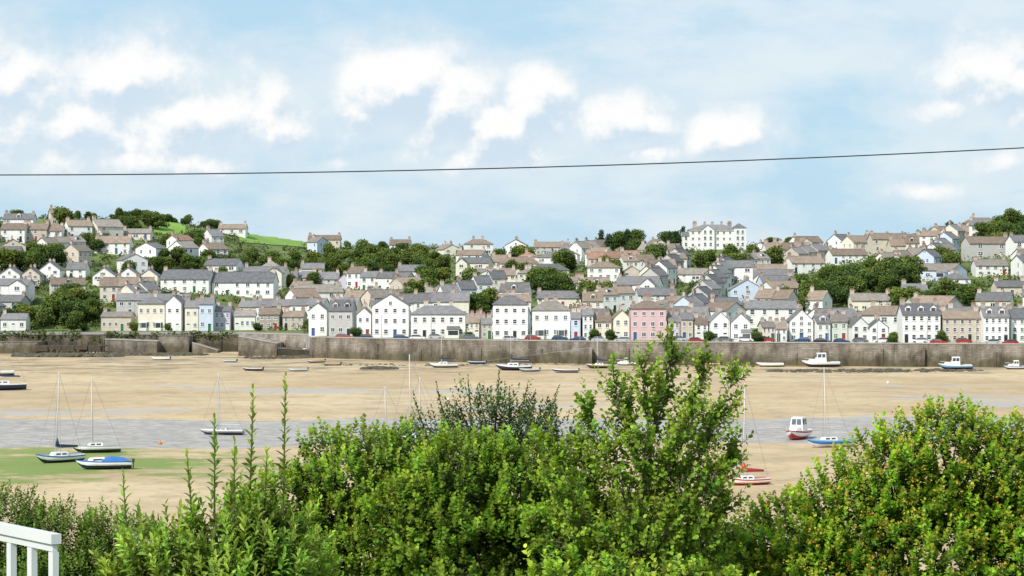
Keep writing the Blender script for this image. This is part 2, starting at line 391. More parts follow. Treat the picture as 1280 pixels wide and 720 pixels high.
def far_tree(x, y, s, kind=None):
    k = kind if kind is not None else rnd.choice([0,0,1,1,2,3,3,4,4])
    t = thing('tree', TREE_LABEL[k], 'tree', (x, y, HT(x, y)-0.4), (0,0,rnd.uniform(0,6.28)), 'trees growing on the hillside', (s*rnd.uniform(0.9,1.3), s*rnd.uniform(0.9,1.3), s))
    add('crown', protos[k][0], t); add('trunk', protos[k][1], t); tree_pos.append((x, y))

# ------------------------------------------------------------------ houses
WALLS = {'white': mat('white_render',(0.83,0.82,0.80),0.8,0.06,0.8,objrand=0.07), 'cream': mat('cream_render',(0.79,0.735,0.62),0.8,0.06,0.8,objrand=0.08),
 'beige': mat('beige_render',(0.63,0.555,0.46),0.85,0.08,0.8,objrand=0.12), 'grey': mat('grey_pebbledash',(0.57,0.56,0.54),0.9,0.08,1.5,objrand=0.1),
 'pink': mat('pink_render',(0.68,0.47,0.48),0.8,0.06,0.8), 'pale blue': mat('pale_blue_render',(0.58,0.66,0.78),0.8,0.05,0.8), 'yellow': mat('yellow_render',(0.76,0.67,0.42),0.8,0.06,0.8),
 'lilac': mat('lilac_render',(0.60,0.57,0.68),0.8,0.06,0.8), 'green': mat('pale_green_render',(0.60,0.66,0.58),0.8,0.06,0.8), 'brick': mat('brown_brick',(0.42,0.31,0.25),0.9,0.1,3,objrand=0.1),
 'stone': mat('brown_stone',(0.45,0.40,0.34),0.9,0.15,2,objrand=0.1)}
def roof_mat(name, c):
    m = mat(name, c, 0.75, 0.18, 0.9, objrand=0.28, detail=8)
    nt = m.node_tree; N=nt.nodes; L=nt.links; b=N['Principled BSDF']
    tc=N.new('ShaderNodeTexCoord'); wv=N.new('ShaderNodeTexWave'); wv.bands_direction='Z'; wv.inputs['Scale'].default_value=1.6; wv.inputs['Distortion'].default_value=0.4
    L.new(tc.outputs['Object'], wv.inputs['Vector']); bp=N.new('ShaderNodeBump'); bp.inputs['Strength'].default_value=0.5; bp.inputs['Distance'].default_value=0.05
    L.new(wv.outputs['Fac'], bp.inputs['Height']); L.new(bp.outputs[0], b.inputs['Normal']); return m
ROOFS = {'slate': roof_mat('slate_roof',(0.235,0.225,0.23)), 'dark slate': roof_mat('dark_slate_roof',(0.15,0.148,0.158)), 'brown tiled': roof_mat('brown_tile_roof',(0.32,0.245,0.19)),
 'red tiled': roof_mat('red_tile_roof',(0.36,0.215,0.155)), 'grey tiled': roof_mat('grey_tile_roof',(0.32,0.28,0.245))}
m_glass = mat('window_glass',(0.085,0.095,0.11),0.15,0.1,0.5,spec=0.6,objrand=0.6)
m_frame = mat('white_frame_paint',(0.78,0.78,0.76),0.5,0.03)
m_pot = mat('terracotta_pot',(0.42,0.2,0.12),0.8)
m_stack = mat('rendered_chimney',(0.55,0.49,0.43),0.9,objrand=0.35)
DOORS = [mat('door_paint_'+n, c, 0.45, 0.04) for n, c in (('blue',(0.05,0.12,0.3)),('red',(0.35,0.04,0.03)),('black',(0.03,0.03,0.035)),('green',(0.04,0.15,0.07)),('white',(0.75,0.75,0.73)))]
def window_mesh(kind):
    b = MB(); t = 0.10
    b.box(-0.5,-0.5+t,-0.06,0.02,0,1,1); b.box(0.5-t,0.5,-0.06,0.02,0,1,1); b.box(-0.5+t,0.5-t,-0.06,0.02,1-t*0.8,1,1); b.box(-0.5+t,0.5-t,-0.06,0.02,0,t*0.8,1)
    if kind == 0: b.box(-0.5+t,0.5-t,-0.045,0.02,0.465,0.535,1)
    elif kind == 1: b.box(-0.04,0.04,-0.045,0.02,t*0.8,1-t*0.8,1)
    else:
        b.box(-0.04,0.04,-0.045,0.02,t*0.8,1-t*0.8,1); b.box(-0.5+t,-0.04,-0.045,0.02,0.47,0.53,1); b.box(0.04,0.5-t,-0.045,0.02,0.47,0.53,1)
    b.box(-0.5+t,0.5-t,-0.02,0.015,t*0.8,1-t*0.8,0)
    b.box(-0.56,0.56,-0.14,0.02,-0.07,-0.004,1)
    return b.mesh('window',(m_glass,m_frame))
WM = [window_mesh(k) for k in range(3)]
def door_mesh(m):
    b = MB(); b.box(-0.5,-0.42,-0.06,0.02,0,1,1); b.box(0.42,0.5,-0.06,0.02,0,1,1); b.box(-0.42,0.42,-0.06,0.02,0.95,1,1)
    b.box(-0.42,0.42,-0.03,0.015,0,0.78,0); b.box(-0.42,0.42,-0.03,0.015,0.785,0.94,2)
    for sx in (-0.3,0.04):
        b.box(sx,sx+0.26,-0.045,-0.031,0.08,0.34,0); b.box(sx,sx+0.26,-0.045,-0.031,0.42,0.70,0)
    return b.mesh('door',(m,m_frame,m_glass))
DM = [door_mesh(m) for m in DOORS]
cb = MB(); cb.box(-0.5,0.5,-0.32,0.32,-1.0,1.1,0); cb.box(-0.56,0.56,-0.38,0.38,1.1,1.25,0)
for k in (-0.3,0,0.3): cb.tube([(k,0,1.25),(k,0,1.7)],[0.13,0.11],1,6)
CHM = cb.mesh('chimney',(m_stack,m_pot))

def wall_mesh(w,d,h,rh,kind,m):
    b=MB(); x=w/2; y=d/2; z0=-3.5
    if kind=='gable':
        b.poly([(-x,-y,z0),(x,-y,z0),(x,-y,h),(-x,-y,h)]); b.poly([(x,y,z0),(-x,y,z0),(-x,y,h),(x,y,h)])
        b.poly([(x,-y,z0),(x,y,z0),(x,y,h),(x,0,h+rh),(x,-y,h)]); b.poly([(-x,y,z0),(-x,-y,z0),(-x,-y,h),(-x,0,h+rh),(-x,y,h)])
    elif kind=='front':
        b.poly([(-x,-y,z0),(x,-y,z0),(x,-y,h),(0,-y,h+rh),(-x,-y,h)]); b.poly([(x,y,z0),(-x,y,z0),(-x,y,h),(0,y,h+rh),(x,y,h)])
        b.poly([(x,-y,z0),(x,y,z0),(x,y,h),(x,-y,h)]); b.poly([(-x,y,z0),(-x,-y,z0),(-x,-y,h),(-x,y,h)])
    else:
        b.box(-x,x,-y,y,z0,h+(0.7 if kind=='flat' else 0))
        if kind=='flat':
            b.box(-x-0.2,x+0.2,-y-0.2,-y-0.003,h-0.1,h+0.2)
    return b.mesh('wall',(m,))
def roof_mesh(w,d,h,rh,kind,m):
    b=MB(); o=0.35; th=0.16
    if kind in('gable','front'):
        half=(d if kind=='gable' else w)/2; ln=(w if kind=='gable' else d)/2+0.2
        s=rh/half
        for sg in(-1,1):
            P=[(sg*(half+o),h-o*s+0.03),(0,h+rh+0.03),(0,h+rh+0.03+th*1.2),(sg*(half+o),h-o*s+0.03+th)]
            A=[(-ln,p[0],p[1]) if kind=='gable' else (p[0],-ln,p[1]) for p in P]; B=[(ln,p[0],p[1]) if kind=='gable' else (p[0],ln,p[1]) for p in P]
            b.poly(A); b.poly(B[::-1])
            for i in range(4):
                j=(i+1)%4
                if i==1: continue
                b.poly([A[i],B[i],B[j],A[j]])
        if kind=='gable': b.tube([(-ln,0,h+rh+0.22),(ln,0,h+rh+0.22)],0.13,0,5)
        else: b.tube([(0,-ln,h+rh+0.22),(0,ln,h+rh+0.22)],0.13,0,5)
    elif kind=='hip':
        x=w/2+o; y=d/2+o; z=h+0.02; r=max(0.0,w/2-d/2*0.9); ry=0.0 if w>=d else d/2-w/2*0.9
        e=[(-x,-y,z),(x,-y,z),(x,y,z),(-x,y,z)]; e2=[(a,bb,z+0.14) for a,bb,_ in e]
        p1=(-r,-ry,h+rh); p2=(r,ry,h+rh)
        b.poly(e[::-1])
        for i in range(4): j=(i+1)%4; b.poly([e[i],e[j],e2[j],e2[i]])
        if w>=d:
            b.poly([e2[0],e2[1],p2,p1]); b.poly([e2[2],e2[3],p1,p2]); b.poly([e2[1],e2[2],p2]); b.poly([e2[3],e2[0],p1])
        else:
            b.poly([e2[0],e2[1],p1]); b.poly([e2[1],e2[2],p2,p1]); b.poly([e2[2],e2[3],p2]); b.poly([e2[3],e2[0],p1,p2])
    else:
        b.box(-w/2+0.3,w/2-0.3,-d/2+0.3,d/2-0.3,h+0.703,h+0.85)
    return b.mesh('roof',(m,))
foot = []
def house(x,y,w,d,h,rh,rot,kind,wc,rc,floors,cols,z=None,chim=2,door=True,group='houses stacked up the hillside',where='on the hillside',name='house',wsz=None,dormer=0,bay=False,label=None,porch=False,ext=0,skip=0.0):
    if z is None: z = HT(x,y)
    st={1:'single-storey',2:'two-storey',3:'three-storey',4:'four-storey'}[floors]
    kd={'gable':'','front':'gable-fronted ','hip':'hip-roofed ','flat':'flat-roofed '}[kind]
    t=thing(name,label or f'{wc} {st} {kd}{name} with {rc} roof {where}',name.replace('_',' '),(x,y,z),(0,0,math.radians(rot)),group)
    add('wall',wall_mesh(w,d,h,rh,kind,WALLS[wc]),t)
    rf=add('roof',roof_mesh(w,d,h,rh,kind,ROOFS[rc]),t)
    rr=random.Random(int(x*13+y*7))
    if kind=='gable': cp=[(-w/2+0.6,0),(w/2-0.6,0),(0,0)]
    elif kind=='front': cp=[(0,d/2-0.8),(0,-d/2+1.4),(0,0)]
    elif kind=='hip': cp=[(-max(0.6,w/2-d/2),0.6),(max(0.6,w/2-d/2),0.6),(0,d/3)]
    else: cp=[(-w/2+1,0),(w/2-1,0),(0,1)]
    zc=h+rh if kind!='flat' else h+0.9
    for i in range(min(chim,3)):
        add('chimney',CHM,rf,(cp[i][0],cp[i][1],zc-0.1),(0,0,0 if kind!='front' else 1.57),(rr.uniform(0.9,1.3),rr.uniform(1,1.3),rr.uniform(0.8,1.15)))
    fh=h/floors; ww=1.05 if wsz is None else wsz*.93; wk=rr.choice([0,0,1,2])
    sty=rr.uniform(1.1,1.45)
    if w/cols>3.6 and kind!='flat' : ww=rr.uniform(1.3,2.1); wk=rr.choice([1,2])
    dc=rr.randrange(cols)
    for f in range(floors):
        for c in range(cols):
            xx=(c+0.5)/cols*w-w/2
            if f==0 and door and c==dc:
                add('door',DM[rr.randrange(5)],t,(xx,-d/2,0.05),(0,0,0),(1.1,1,2.3)); continue
            if skip and rr.random()<skip: continue
            vw=rr.choice([1,1,1.25,.8]) if skip else 1
            add('window',WM[wk],t,(xx+(rr.uniform(-.25,.25) if skip else 0),-d/2,f*fh+fh*0.33),(0,0,0),((ww if f else ww*1.15)*vw,1,min(sty,fh*0.55)*(0.9 if f==floors-1 and floors>2 else 1)))
    if kind=='front' and rh>2.3: add('window',WM[1],t,(0,-d/2,h+0.1),(0,0,0),(0.9,1,1.1))
    if abs(rot)>14:
        sx=-1 if rot>0 else 1
        for f in range(floors):
            for yy in ((-d*0.22,d*0.22) if d>8 else (-d*.15,)):
                add('window',WM[wk],t,(sx*w/2,yy,f*fh+fh*0.33),(0,0,math.pi/2 if sx>0 else -math.pi/2),(0.9,1,sty))
    for i in range(dormer):
        xx=(i+0.5)/dormer*w-w/2; b=MB(); zz=h+rh*0.25; yy=-d/2*0.72
        b.box(-0.75,0.75,0,1.8,0,1.2,0); b.poly([(-0.75,-0.001,1.2),(0.75,-0.001,1.2),(0,-0.001,1.75)],0)
        b.poly([(-0.9,-0.15,1.15),(0,-0.15,1.85),(0,2.2,1.85),(-0.9,2.2,1.15)],1); b.poly([(0.9,-0.15,1.15),(0.9,2.2,1.15),(0,2.2,1.85),(0,-0.15,1.85)],1)
        b.box(-0.55,0.55,-0.04,0.01,0.15,1.05,2)
        add('dormer',b.mesh('dormer',(WALLS[wc],ROOFS[rc],m_glass)),rf,(xx,yy,zz))
    if porch:
        b=MB(); pw=min(1.6,w*0.25); b.box(-pw,pw,-1.9,-0.004,0,2.4,0); b.poly([(-pw-.2,-2.1,2.42),(pw+.2,-2.1,2.42),(pw+.2,0,3.3),(-pw-.2,0,3.3)],1); b.poly([(-pw-.2,-2.1,2.42),(-pw-.2,0,3.3),(-pw-.2,0,2.42)],0); b.poly([(pw+.2,-2.1,2.42),(pw+.2,0,2.42),(pw+.2,0,3.3)],0)
        b.box(-pw+.25,pw-.25,-1.94,-1.902,0.9,2.1,2)
        add('porch',b.mesh('porch',(WALLS[wc],ROOFS[rc],m_glass)),t,(w*rr.choice([-.28,.28]),-d/2,0))
    if ext:
        ew=w*0.36; ed=2.4; eh=h*0.97; er=min(rh*0.95,ew*0.42); sx=ext
        b=MB(); x0,x1=-ew/2,ew/2
        b.poly([(x0,-ed,-3),(x1,-ed,-3),(x1,-ed,eh),(0,-ed,eh+er),(x0,-ed,eh)]); b.poly([(x1,-ed,-3),(x1,-0.004,-3),(x1,-0.004,eh),(x1,-ed,eh)]); b.poly([(x0,-0.004,-3),(x0,-ed,-3),(x0,-ed,eh),(x0,-0.004,eh)])
        wi=add('wing',b.mesh('wing',(WALLS[wc],)),t,(sx*(w/2-ew/2-0.2),-d/2,0))
        b=MB()
        for sg in(-1,1): b.poly([(sg*(x1+.3),-ed-.25,eh-.3*er/x1+.04),(0,-ed-.25,eh+er+.08),(0,d*0.45,eh+er+.08),(sg*(x1+.3),d*0.45*0.2,eh-.3*er/x1+.04)])
        add('wing_roof',b.mesh('wing_roof',(ROOFS[rc],)),wi)
        for f in range(floors): add('window',WM[wk],wi,(0,-ed,f*fh+fh*0.33),(0,0,0),(min(1.8,ew*.5),1,sty))
    if bay:
        for sx in (-1,1):
            b=MB(); X=sx*w*0.27
            o=[(-1.3,0),(-0.8,-0.8),(0.8,-0.8),(1.3,0)]
            for i in range(3):
                (a0,b0),(a1,b1)=o[i],o[i+1]
                b.poly([(a0,b0,-1),(a1,b1,-1),(a1,b1,0.8),(a0,b0,0.8)],0); b.poly([(a0*.97,b0*.97,0.8),(a1*.97,b1*.97,0.8),(a1*.97,b1*.97,2.3),(a0*.97,b0*.97,2.3)],1)
                b.poly([(a0,b0,2.3),(a1,b1,2.3),(a1,b1,2.6),(a0,b0,2.6)],0)
                b.tube([(a0,b0,0.8),(a0,b0,2.3)],0.08,0,4)
            b.poly([(p[0],p[1],2.6) for p in o],0)
            add('bay_window',b.mesh('bay_window',(m_frame,m_glass)),t,(X,-d/2-0.01,0.1))
    foot.append((x,y,max(w,d)/2))
    return t
def overlaps(x,y,r,k=0.85): return any((x-a)**2+(y-b)**2 < ((r+c)*k)**2 for a,b,c in foot)

QH=[(0,32,393,399,'gable','white','slate',1,3,{}),
 (126,164,391,396,'gable','beige','grey tiled',1,5,{}),(172,206,371,380,'hip','cream','slate',2,4,{'bay':True}),(208,228,370,379,'front','white','slate',2,2,{}),
 (230,247,377,384,'gable','cream','slate',2,2,{}),(248,266,373,380,'gable','pale blue','slate',2,2,{}),(268,288,383,389,'gable','lilac','slate',2,3,{}),(292,318,389,395,'gable','white','grey tiled',1,4,{}),
 (324,350,386,393,'gable','stone','brown tiled',2,3,{}),(354,380,390,396,'gable','beige','brown tiled',2,3,{}),
 (386,409,379,388,'front','white','slate',2,2,{}),(412,442,376,388,'gable','grey','dark slate',2,3,{'dormer':2}),
 (446,464,385,393,'front','white','slate',2,2,{}),(465,511,368,382,'front','white','slate',3,4,{}),(513,582,382,393,'hip','white','slate',2,6,{'porch':True}),
 (587,600,395,403,'gable','cream','brown tiled',2,2,{}),(601,614,398,405,'gable','beige','slate',2,2,{}),(616,660,369,381,'hip','white','slate',3,4,{}),
 (665,713,376,388,'hip','white','grey tiled',2,4,{'bay':True}),(715,727,391,398,'gable','pale blue','slate',2,1,{}),(728,741,387,394,'gable','white','slate',3,2,{}),
 (743,763,394,402,'gable','cream','brown tiled',2,2,{}),(767,787,388,397,'front','cream','brown tiled',2,2,{}),(788,833,376,386,'hip','pink','brown tiled',3,4,{}),
 (836,850,394,402,'gable','lilac','slate',2,2,{}),(851,866,391,399,'gable','beige','slate',2,2,{}),(868,884,398,405,'gable','white','brown tiled',2,2,{}),
 (888,912,390,401,'front','white','slate',2,2,{}),(915,939,392,403,'front','white','slate',2,2,{'porch':True}),(952,968,403,409,'gable','cream','grey tiled',2,3,{}),(970,984,405,411,'gable','white','brown tiled',2,2,{}),
 (987,1017,387,401,'front','white','slate',3,3,{}),(1020,1037,396,404,'gable','white','slate',2,2,{'dormer':1}),(1040,1060,393,402,'gable','green','grey tiled',2,2,{}),
 (1063,1085,397,407,'front','white','slate',2,2,{}),(1088,1111,400,409,'front','white','dark slate',2,2,{}),
 (1128,1176,381,393,'gable','white','dark slate',3,5,{'dormer':3}),(1179,1227,389,398,'gable','beige','brown tiled',3,5,{}),(1230,1262,385,396,'gable','white','slate',3,4,{'dormer':2}),(1263,1300,387,398,'gable','white','dark slate',3,4,{})]
for (a,b,yr,ye,kind,wc,rc,fl,cols,ex) in QH:
    xc=across((a+b)/2, 640); q=yq(xc)
    if a<385: q=700
    D=q+ (17 if a>385 else 6); D=D+rnd.uniform(-2,3.5)
    xc=across((a+b)/2,D); s=D/F
    zb=HT(xc,D); w_=(b-a)*s*0.985; h=CH+(340-ye)*s-zb; rh=(ye-yr)*s
    d_=rnd.uniform(7.5,9)
    h=max(2.6,h); rh=max(1.2,rh)
    if kind=='front': rh=max(rh,w_*0.25)
    house(xc,D+d_/2,w_,d_,h,rh,rnd.uniform(-5,5) if w_<9 else 0,kind,wc,rc,fl,cols,z=zb,chim=(3 if w_>13 else 2 if fl>1 else 1),group='houses along the quay',where='on the quay road',wsz=min(1.15,w_/cols*0.5),**ex)

LMB=[]
def hill_house(px,py,wp,hp,rp,kind,wc,rc,fl,cols,rot=0,**k):
    x,y=hill_at(px,py); s=y/F; LMB.append((px,wp/2+10,py))
    return house(x,y+4,wp*s,k.pop('d',8.5),hp*s,rp*s,rot,kind,wc,rc,fl,cols,z=HT(x,y),wsz=min(1.15,wp*s/cols*0.5),skip=.12,**k)
LM=[(16,303,30,16,7,'gable','white','brown tiled',2,3),(45,303,27,16,7,'gable','beige','brown tiled',2,3),(67,304,20,15,7,'gable','white','brown tiled',2,2),
 (140,318,44,14,8,'gable','white','brown tiled',2,4),(233,366,62,17,11,'gable','white','dark slate',2,5,-8),(305,371,78,18,12,'gable','white','dark slate',2,6,-6),
 (62,352,26,14,10,'front','white','slate',2,2),(95,350,24,13,8,'gable','white','slate',2,2),(130,358,28,13,10,'front','white','slate',2,2),(160,358,28,13,10,'front','white','slate',2,2),(186,358,22,13,8,'front','cream','slate',2,2),
 (12,357,26,13,9,'front','white','slate',2,2),(38,357,24,13,9,'front','beige','slate',2,2),
 (360,360,22,13,7,'gable','white','slate',2,2),(383,360,22,13,7,'gable','cream','slate',2,2),(410,362,26,13,8,'gable','grey','slate',2,3),(430,364,18,13,8,'front','lilac','slate',2,2),
 (605,364,24,20,7,'gable','cream','grey tiled',3,3),(632,364,24,20,7,'gable','cream','brown tiled',3,3),(660,363,26,21,7,'hip','cream','grey tiled',3,3),(707,366,34,12,7,'gable','beige','brown tiled',2,3),
 (755,358,40,23,8,'hip','white','brown tiled',3,4),(790,354,22,14,7,'front','beige','brown tiled',2,2),
 (934,378,42,16,12,'front','pale blue','slate',2,3),(1007,342,44,13,8,'gable','white','brown tiled',2,4,14),(1125,345,34,17,9,'front','beige','brown tiled',2,2,-20),
 (1196,365,34,16,8,'hip','white','slate',2,3),(405,301,40,8,5,'gable','beige','brown tiled',1,5),(1145,376,30,12,8,'gable','white','slate',2,3),
 (500,316,26,10,6,'gable','white','brown tiled',2,3),(560,322,24,10,6,'front','cream','brown tiled',2,2,25),(690,318,44,9,6,'gable','grey','brown tiled',2,5),(590,330,34,11,6,'gable','white','brown tiled',2,3,-18),
 (1215,300,34,10,7,'gable','cream','brown tiled',2,3,20),(1170,305,30,10,6,'gable','white','brown tiled',2,3,-25),(1240,345,40,13,7,'gable','white','grey tiled',2,4),(1265,372,38,13,7,'gable','beige','slate',2,3),
 (290,294,34,8,5,'gable','white','brown tiled',1,3),(170,300,36,8,5,'gable','cream','grey tiled',1,3),(520,350,46,11,7,'gable','white','slate',2,5,8),(960,350,50,12,7,'gable','white','brown tiled',2,5,-6),(820,382,48,13,8,'gable','white','slate',2,5,5),
 (700,386,56,13,8,'gable','cream','slate',2,6,-4),(640,390,44,13,8,'gable','white','brown tiled',2,4,6),(1060,330,46,11,7,'gable','white','brown tiled',2,5,10),(1090,388,50,12,8,'gable','cream','grey tiled',2,5),
 (450,384,36,12,8,'gable','beige','brown tiled',2,3,-10),(550,378,40,12,8,'gable','white','grey tiled',2,4,8)]
for l in LM: hill_house(*l)
x,y=hill_at(893,312); s=y/F; HH=23*s
hotel=house(x,y+6,62*s,14,HH,2.4,0,'hip','white','slate',3,8,chim=3,name='hotel',group=None,label='large white three-storey hotel with grey roof and chimneys',where='',door=False)
rfo=[c for c in hotel.children if c.name.startswith('roof')][0]
for k,yy in((-8,0),(7,0)): add('chimney',CHM,rfo,(k,yy,HH+1.2),(0,0,0),(1.8,1.5,1.6))
b=MB(); b.box(-62*s/2-.3,62*s/2+.3,-7.35,-7.004,HH-.45,HH-0.02); add('cornice',b.mesh('cornice',(m_stack,)),hotel)
# lower side wing and taller end block
b=MB(); X1=-31*s-.01; X0=-40*s; b.box(X0,X1,-6,5,-3,HH*.66,0); b.poly([(X0-.3,-6.3,HH*.66),(X1,-6.3,HH*.66),(X1,-.5,HH*.66+2),(X0-.3,-.5,HH*.66+2)],1); b.poly([(X0-.3,5.3,HH*.66),(X0-.3,-.5,HH*.66+2),(X1,-.5,HH*.66+2),(X1,5.3,HH*.66)],1); b.poly([(X0-.2,-6,HH*.66),(X0-.2,-.5,HH*.66+1.9),(X0-.2,5,HH*.66)],0)
wg=add('side_wing',b.mesh('side_wing',(WALLS['white'],ROOFS['slate'])),hotel)
for f in range(2): add('window',WM[0],wg,((X0+X1)/2,-6,f*HH/3+HH/3*.3),(0,0,0),(1.2,1,1.7))
b=MB(); X0=24*s; X1=39*s; b.box(X0,X1,-8.6,5,-3,HH+.8,0); b.poly([(X0-.3,-8.9,HH+.8),(X1+.3,-8.9,HH+.8),((X0+X1)/2,-2,HH+3.0)],1); b.poly([(X1+.3,-8.9,HH+.8),(X1+.3,5.3,HH+.8),((X0+X1)/2,-2,HH+3.0)],1); b.poly([(X1+.3,5.3,HH+.8),(X0-.3,5.3,HH+.8),((X0+X1)/2,-2,HH+3.0)],1); b.poly([(X0-.3,5.3,HH+.8),(X0-.3,-8.9,HH+.8),((X0+X1)/2,-2,HH+3.0)],1)
tw_=add('end_block',b.mesh('end_block',(WALLS['white'],ROOFS['slate'])),hotel)
for f in range(3):
    for sx in(.3,.7): add('window',WM[0],tw_,(X0+(X1-X0)*sx,-8.6,f*HH/3+HH/3*.3),(0,0,0),(1.2,1,1.7))
b=MB(); b.box(-2.8,2.8,-1.3,-0.36,-3,HH-0.5,0); b.poly([(-3,-1.3,HH-.5),(3,-1.3,HH-.5),(0,-1.3,HH+1.8)],0); b.poly([(-3.2,-1.5,HH-.6),(0,-1.5,HH+1.95),(0,3,HH+1.95),(-3.2,3,HH-.6)],1); b.poly([(3.2,-1.5,HH-.6),(3.2,3,HH-.6),(0,3,HH+1.95),(0,-1.5,HH+1.95)],1)
bw=add('central_gable',b.mesh('central_gable',(WALLS['white'],ROOFS['slate'])),hotel,(-3,-7,0))
for f in range(3):
    for sx in(-1.2,1.2): add('window',WM[0],bw,(sx,-1.3,f*HH/3+HH/3*.3),(0,0,0),(1.2,1,1.7))

for (p0,y0,p1,y1,n,rot) in [(868,418,908,352,9,55),(1165,345,1195,310,5,50),(560,392,620,372,4,20),(820,368,850,340,4,50)]:
    A=hill_at(p0,y0); B=hill_at(p1,y1)
    for i in range(n):
        t=i/(n-1); x=A[0]+(B[0]-A[0])*t; y=A[1]+(B[1]-A[1])*t+6
        if i==0 and p0==868: y+=16
        if overlaps(x,y,2.0,0.8): continue
        house(x,y,5.4,7,5.8,2.4,rot,'gable',rnd.choice(['white','white','cream','grey','pale blue']),rnd.choice(['slate','dark slate']),2,2,chim=1,group='terraced houses climbing a steep street',where='climbing a steep street')

TZ=[(62,390,62,18),(270,330,40,10),(330,326,60,14),(420,322,60,12),(485,322,60,17),(560,356,44,14),(775,306,28,16),(838,302,18,10),(900,330,32,11),(1040,360,66,18),(1105,352,45,16),(1262,290,32,16),(205,328,30,8),(640,320,22,6),(690,360,24,8),(1190,378,28,8),(600,383,22,7),(455,342,40,8),(700,335,20,6),(120,302,24,6),(1000,378,26,10),(820,326,14,7),(370,347,34,6),(60,320,26,6),(960,327,18,6),(520,380,18,6),(1130,386,22,7),(235,300,30,4),(765,340,20,6),(540,335,18,5),(870,372,14,5),(110,280,40,4),(180,278,40,4),(25,332,20,5),(150,345,24,4),(1180,330,22,5),(650,345,20,5),(750,375,16,5),(270,352,26,4)]
def in_zone(px,py,zones,k=1.0): return any(((px-a)/(c*k))**2+((py-b_)/(d*k))**2<1 for a,b_,c,d in zones)
px_last=(0,0)
for row in range(12):
    px=-60+rnd.uniform(0,40)
    while px<1345 and len(foot)<299:
        R,zr=ridge(px); D0=yq(across(px,640))+34
        if px<385: D0=722
        t=0.03+row*0.086+0.05*mn.noise(Vector((px*0.012,row*3.1,2)))
        D=D0+(R-D0)*min(0.94,max(0.02,t+rnd.uniform(-0.035,0.035))); x=across(px,D); y=D; py=340-(HT(x,y)-CH)/D*F
        terr=rnd.random()<0.2; kind=rnd.choice(['gable','gable','gable','gable','front','hip']); wc=rnd.choice(['white']*12+['cream']*4+['beige']*3+['grey']*2+['pale blue'][:rnd.randint(0,1)])
        rc=rnd.choice(['slate']*4+['grey tiled']*3+['brown tiled']*6+['dark slate']+['red tiled'])
        rot=34*mn.noise(Vector((x*0.012,y*0.012,9)))*1.8+rnd.uniform(-9,9)
        if rnd.random()<0.25: rot+=rnd.choice([-40,40,-25,25])
        n=rnd.randint(3,5) if terr else 1; w_=rnd.uniform(5.0,6.2) if terr else rnd.choice([rnd.uniform(6.5,9),rnd.uniform(8,12),rnd.uniform(12,16)])
        fl=2 if (rnd.random()<0.76 or terr) else 1; h=2.5*fl+rnd.uniform(-0.2,0.5); rh=rnd.uniform(1.7,2.6)
        if row>=10: h=min(h,4.6)
        if terr: kind='gable'
        if kind=='front': w_=min(w_,9)
        for k in range(n):
            xx=x+math.cos(math.radians(rot))*w_*k; yy=y+math.sin(math.radians(rot))*w_*k
            ppx=640+F*xx/yy; ppy=340-(HT(xx,yy)-CH)/yy*F
            if in_zone(ppx,ppy-9,TZ,1.0) or in_zone(ppx,ppy,FIELD_ZONES,1.3) or in_zone(ppx,ppy-14,FIELD_ZONES,1.2) or (250<ppx<480 and ppy<310) or (75<ppx<250 and ppy<296) or (845<ppx<942 and ppy<338): continue
            if any(abs(ppx-a)<b_ and c+1<ppy<c+15 for a,b_,c in LMB): continue
            if any((xx-a)**2+(yy-b_)**2<((w_/2+c)*0.86)**2 for a,b_,c in foot if not(terr and k>0 and abs(a-px_last[0])<0.01 and abs(b_-px_last[1])<0.01)): continue
            wcc=wc if not terr else rnd.choice([wc,wc,'white','cream','white'])
            house(xx,yy,w_*0.99,rnd.uniform(7,9) if not terr else 7.2,h,rh,rot,kind,wcc,rc,fl,2 if w_<7 or rnd.random()<.3 else (3 if w_<13 else 4),chim=1 if w_<9 else rnd.randint(1,2),dormer=(1 if rnd.random()<.12 and kind=='gable' else 0),porch=rnd.random()<0.2 and not terr,ext=(rnd.choice([-1,1]) if kind in('gable','hip') and w_>10 and fl==2 and rnd.random()<.5 else 0),skip=0.1 if terr else .2)
            px_last=(xx,yy)
        px+= (n*w_)/D*F*1.0 + rnd.uniform(4,20)
print('houses',len(foot))

for (cx,cy,rx,ry) in TZ:
    n=int(rx*ry/72)+3
    for i in range(n):
        for _ in range(8):
            a=rnd.uniform(0,6.28); r=math.sqrt(rnd.random()); px=cx+rx*r*math.cos(a); py=cy+ry*r*math.sin(a)+10
            x,y=hill_at(px,py)
            if not overlaps(x,y,1.0,0.8) and all((x-c)**2+(y-d)**2>14 for c,d in tree_pos): break
        else: continue
        kk=None
        if cx in(775,838) and rnd.random()<0.6: kk=rnd.choice([5,6,3])
        far_tree(x,y,rnd.uniform(0.75,1.2) if not (100<px<440) else rnd.uniform(0.55,0.9),kk)
for px in(106,168,210,321,384,444,586,744,764,886,946,1118,1115,1178):
    x=across(px,640); D=(yq(x)+rnd.uniform(10,16)) if px>385 else 702; far_tree(across(px,D),D,rnd.uniform(0.3,0.5))
for i in range(52):
    px=rnd.choice([rnd.uniform(70,270),rnd.uniform(70,270),rnd.uniform(0,270),rnd.uniform(1050,1290),rnd.uniform(420,840),rnd.uniform(940,1050)]); R,zr=ridge(px); D=R+rnd.uniform(2,20)
    far_tree(across(px,D),D,rnd.uniform(0.38,0.66),rnd.choice([0,1,1,3,3,4]))
print('zone trees',len(tree_pos))
